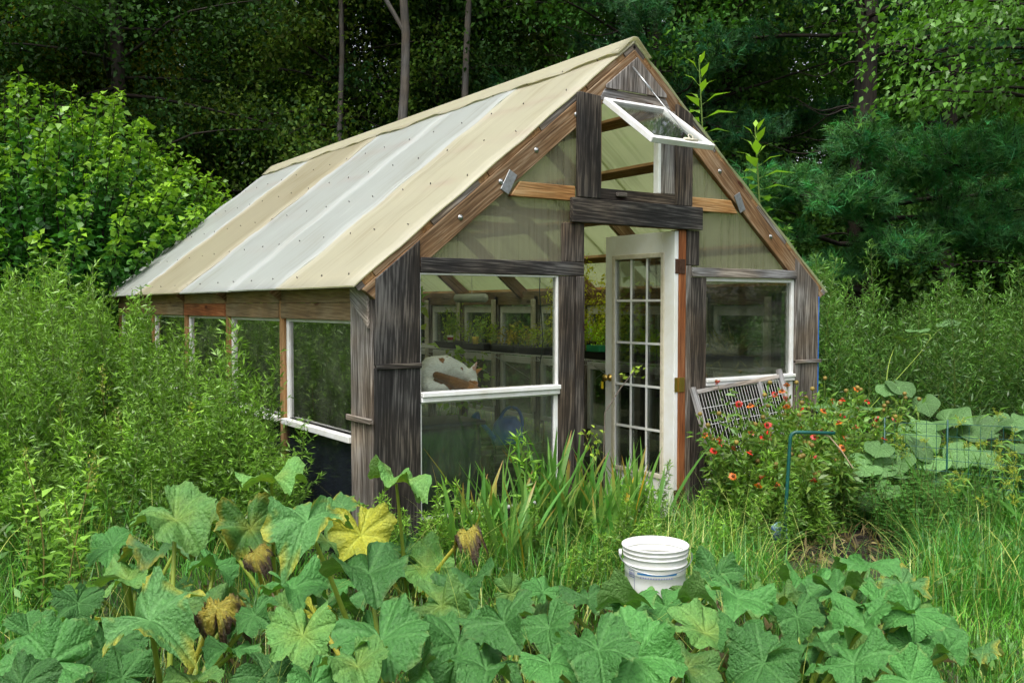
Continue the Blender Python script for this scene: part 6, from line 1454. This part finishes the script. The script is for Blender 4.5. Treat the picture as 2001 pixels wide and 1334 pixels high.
# ------------------------------------------------------------------ grass
def blades(mb, P, H, lean, az, w, col, seg=4):
    n = len(P); s = np.linspace(0, 1, seg + 1)[None, :, None]
    d = np.stack([np.cos(az), np.sin(az), 0 * az], -1)[:, None]; sd = np.stack([-np.sin(az), np.cos(az), 0 * az], -1)[:, None]
    H = H[:, None, None]; le = lean[:, None, None]
    X = P[:, None] + d * H * le * s ** 1.8 + np.array([0, 0, 1.0]) * H * (s - .42 * np.clip(le, 0, 1.6) * s ** 2.4)
    W_ = w[:, None, None] * (1 - s ** 1.6 * .97) * .5
    V = np.stack([X - sd * W_, X + sd * W_], 2).reshape(n, -1, 3); k = (seg + 1) * 2
    q = np.array([(2 * i, 2 * i + 1, 2 * i + 3, 2 * i + 2) for i in range(seg)])
    cc = np.repeat(col[:, None], k, 1)
    mb.add(V.reshape(-1, 3), (np.arange(n)[:, None, None] * k + q[None]).reshape(-1, 4), None, cc.reshape(-1, 3))
def grass_zone(mb, n, sampler, hmin, hmax, green, dry=.12, lean=(.1, .9), w=(.004, .009)):
    P = sampler(n); n = len(P); H = rng.uniform(hmin, hmax, n) * rng.uniform(.6, 1.1, n)
    c = np.array(green) * rng.uniform(.55, 1.45, (n, 1)) * np.stack([rng.uniform(.7, 1.2, n), np.ones(n), rng.uniform(.7, 1.3, n)], 1)
    dm = rng.uniform(size=n) < dry; c[dm] = np.array([.30, .26, .11]) * rng.uniform(.6, 1.2, (dm.sum(), 1))
    blades(mb, np.concatenate([P, np.full((n, 1), GZ - .01)], 1), H, rng.uniform(*lean, n), rng.uniform(0, 6.28, n), rng.uniform(*w, n), c)
def in_house(P, m=.0): return (P[:, 0] > -m) & (P[:, 0] < GW + m) & (P[:, 1] > -m) & (P[:, 1] < GD + m)
SOIL0 = np.array([2.72, -1.25]); SA = norm(np.array([[.8, .6]]))[0]; SB = np.array([-SA[1], SA[0]])   # bare strip with the soil
def box_s(x0, x1, y0, y1, cond=None):
    def f(n):
        P = np.stack([rng.uniform(x0, x1, n), rng.uniform(y0, y1, n)], -1); k = ~in_house(P, .03) & (np.linalg.norm(P - camv[:2], axis=1) > 1.3)
        k &= (((P - SOIL0) @ SA) ** 2 / .95 + ((P - SOIL0) @ SB) ** 2 / .30 > 1) & ((P[:, 0] - .497) ** 2 + (P[:, 1] + 1.947) ** 2 > .15 ** 2)
        if cond is not None: k &= cond(P)
        return P[k]
    return f
# the line along the house side of the squash patch
edge = lambda P: P[:, 1] - (.75 - .78 * (P[:, 0] + 1.6))
mb = MB()
grass_zone(mb, 13000, box_s(.0, 4.3, -2.6, -.02, lambda P: edge(P) > -.15), .25, .55, (.06, .14, .03), .12)            # before the house
grass_zone(mb, 5000, box_s(1.0, 4.6, -3.0, -.6, lambda P: edge(P) > -.1), .2, .5, (.06, .14, .03), .2, (.4, 1.3))
grass_zone(mb, 13000, box_s(-5.2, -.3, -1.2, 4.5, lambda P: (edge(P) > -.2) | (P[:, 0] < -1.7)), .25, .7, (.06, .14, .028), .12)   # left
grass_zone(mb, 11000, box_s(2.4, 6.5, -4.2, -1.2, lambda P: (P[:, 0] - 2.6) * .8 + (P[:, 1] + 2.2) > 0), .2, .5, (.03, .1, .026), .06, (.3, 1.2), (.005, .011))   # lush right
grass_zone(mb, 26000, box_s(.6, 4.2, -5.2, -2.0, lambda P: ((P[:, 0] - 2.6) * .8 + (P[:, 1] + 2.2) < .3) & (edge(P) < 3)), .06, .2, (.08, .17, .03), .05, (.3, 1.2), (.004, .008))   # trodden lawn
grass_zone(mb, 10000, box_s(-2.6, 1.9, -3.4, .4, lambda P: edge(P) < 0), .12, .5, (.05, .11, .025), .2)                  # between the squash
grass_zone(mb, 9000, box_s(-9, 12, -6, 14, lambda P: np.linalg.norm(P - np.array([0, 0]), axis=1) > 3.5), .2, .5, (.045, .1, .025), .1)
g1 = mb.build('grass', M['grass']); tag(g1, 'green grass growing all round the greenhouse', 'grass', kind='stuff')
mb = MB(); n = 700
def strawzone(n, f): P = f(n); return np.concatenate([P, np.full((len(P), 1), GZ)], 1)
for cnt_, f, h0, h1 in ((420, box_s(1.2, 3.4, -2.0, -.3, lambda P: edge(P) > 0), .35, .75), (240, box_s(-4, -.8, -.8, 2.6, lambda P: edge(P) > 0), .45, .95), (120, box_s(-.2, 1.6, -1.0, -.2), .5, .95), (60, box_s(-1.8, 1.2, -2.4, -.4), .5, .8)):
    P = strawzone(cnt_, f); m = len(P)
    blades(mb, P, rng.uniform(h0, h1, m), rng.uniform(.2, 1.5, m), rng.uniform(0, 6.28, m), rng.uniform(.002, .004, m), np.array([.36, .33, .14]) * rng.uniform(.6, 1.2, (m, 1)), 6)
tag(mb.build('straw_stems', M['grass']), 'pale dry grass stems arching over the green grass', 'dry grass', kind='stuff')
mb = MB(); n = 500; P2 = np.stack([rng.normal(2.8, .45, n), rng.normal(-1.15, .3, n), GZ + rng.uniform(.0, .05, n)], -1)
leaves(mb, P2, rdir(n, .05), rdir(n, 1), rng.uniform(.03, .2, n), .12, np.array([.16, .12, .07]) * rng.uniform(.3, 1.5, (n, 1)), .3, .2)
tag(mb.build('mulch', M['leaf']), 'bits of straw and dead leaf on the dark soil strip', 'mulch', kind='stuff')
# broad-leaved ground cover in the grass
mb = MB()
for cnt_, f, z1, col in ((5200, box_s(.2, 4.4, -2.4, -.05, lambda P: edge(P) > -.1), .22, (.06, .13, .03)), (6500, box_s(-5.2, -.3, -1.0, 5.5, lambda P: (edge(P) > -.1) | (P[:, 0] < -1.7)), .45, (.055, .13, .028)), (5000, box_s(3.3, 7, -3.2, .3), .3, (.04, .1, .028)), (2200, box_s(-2.4, 1.8, -3.2, .3, lambda P: edge(P) < 0), .18, (.05, .11, .025))):
    P = f(cnt_); m = len(P); Z_ = GZ + rng.uniform(0, 1, m) ** 1.3 * z1
    leaves(mb, np.concatenate([P, Z_[:, None]], 1), rdir(m, .2), rdir(m, 1.6), rng.uniform(.03, .075, m), .45, np.array(col) * rng.uniform(.6, 1.6, (m, 1)), .15, .2)
tag(mb.build('ground_cover', M['leaf']), 'mixed small green leaves covering the ground between the grass', 'ground cover', kind='stuff')
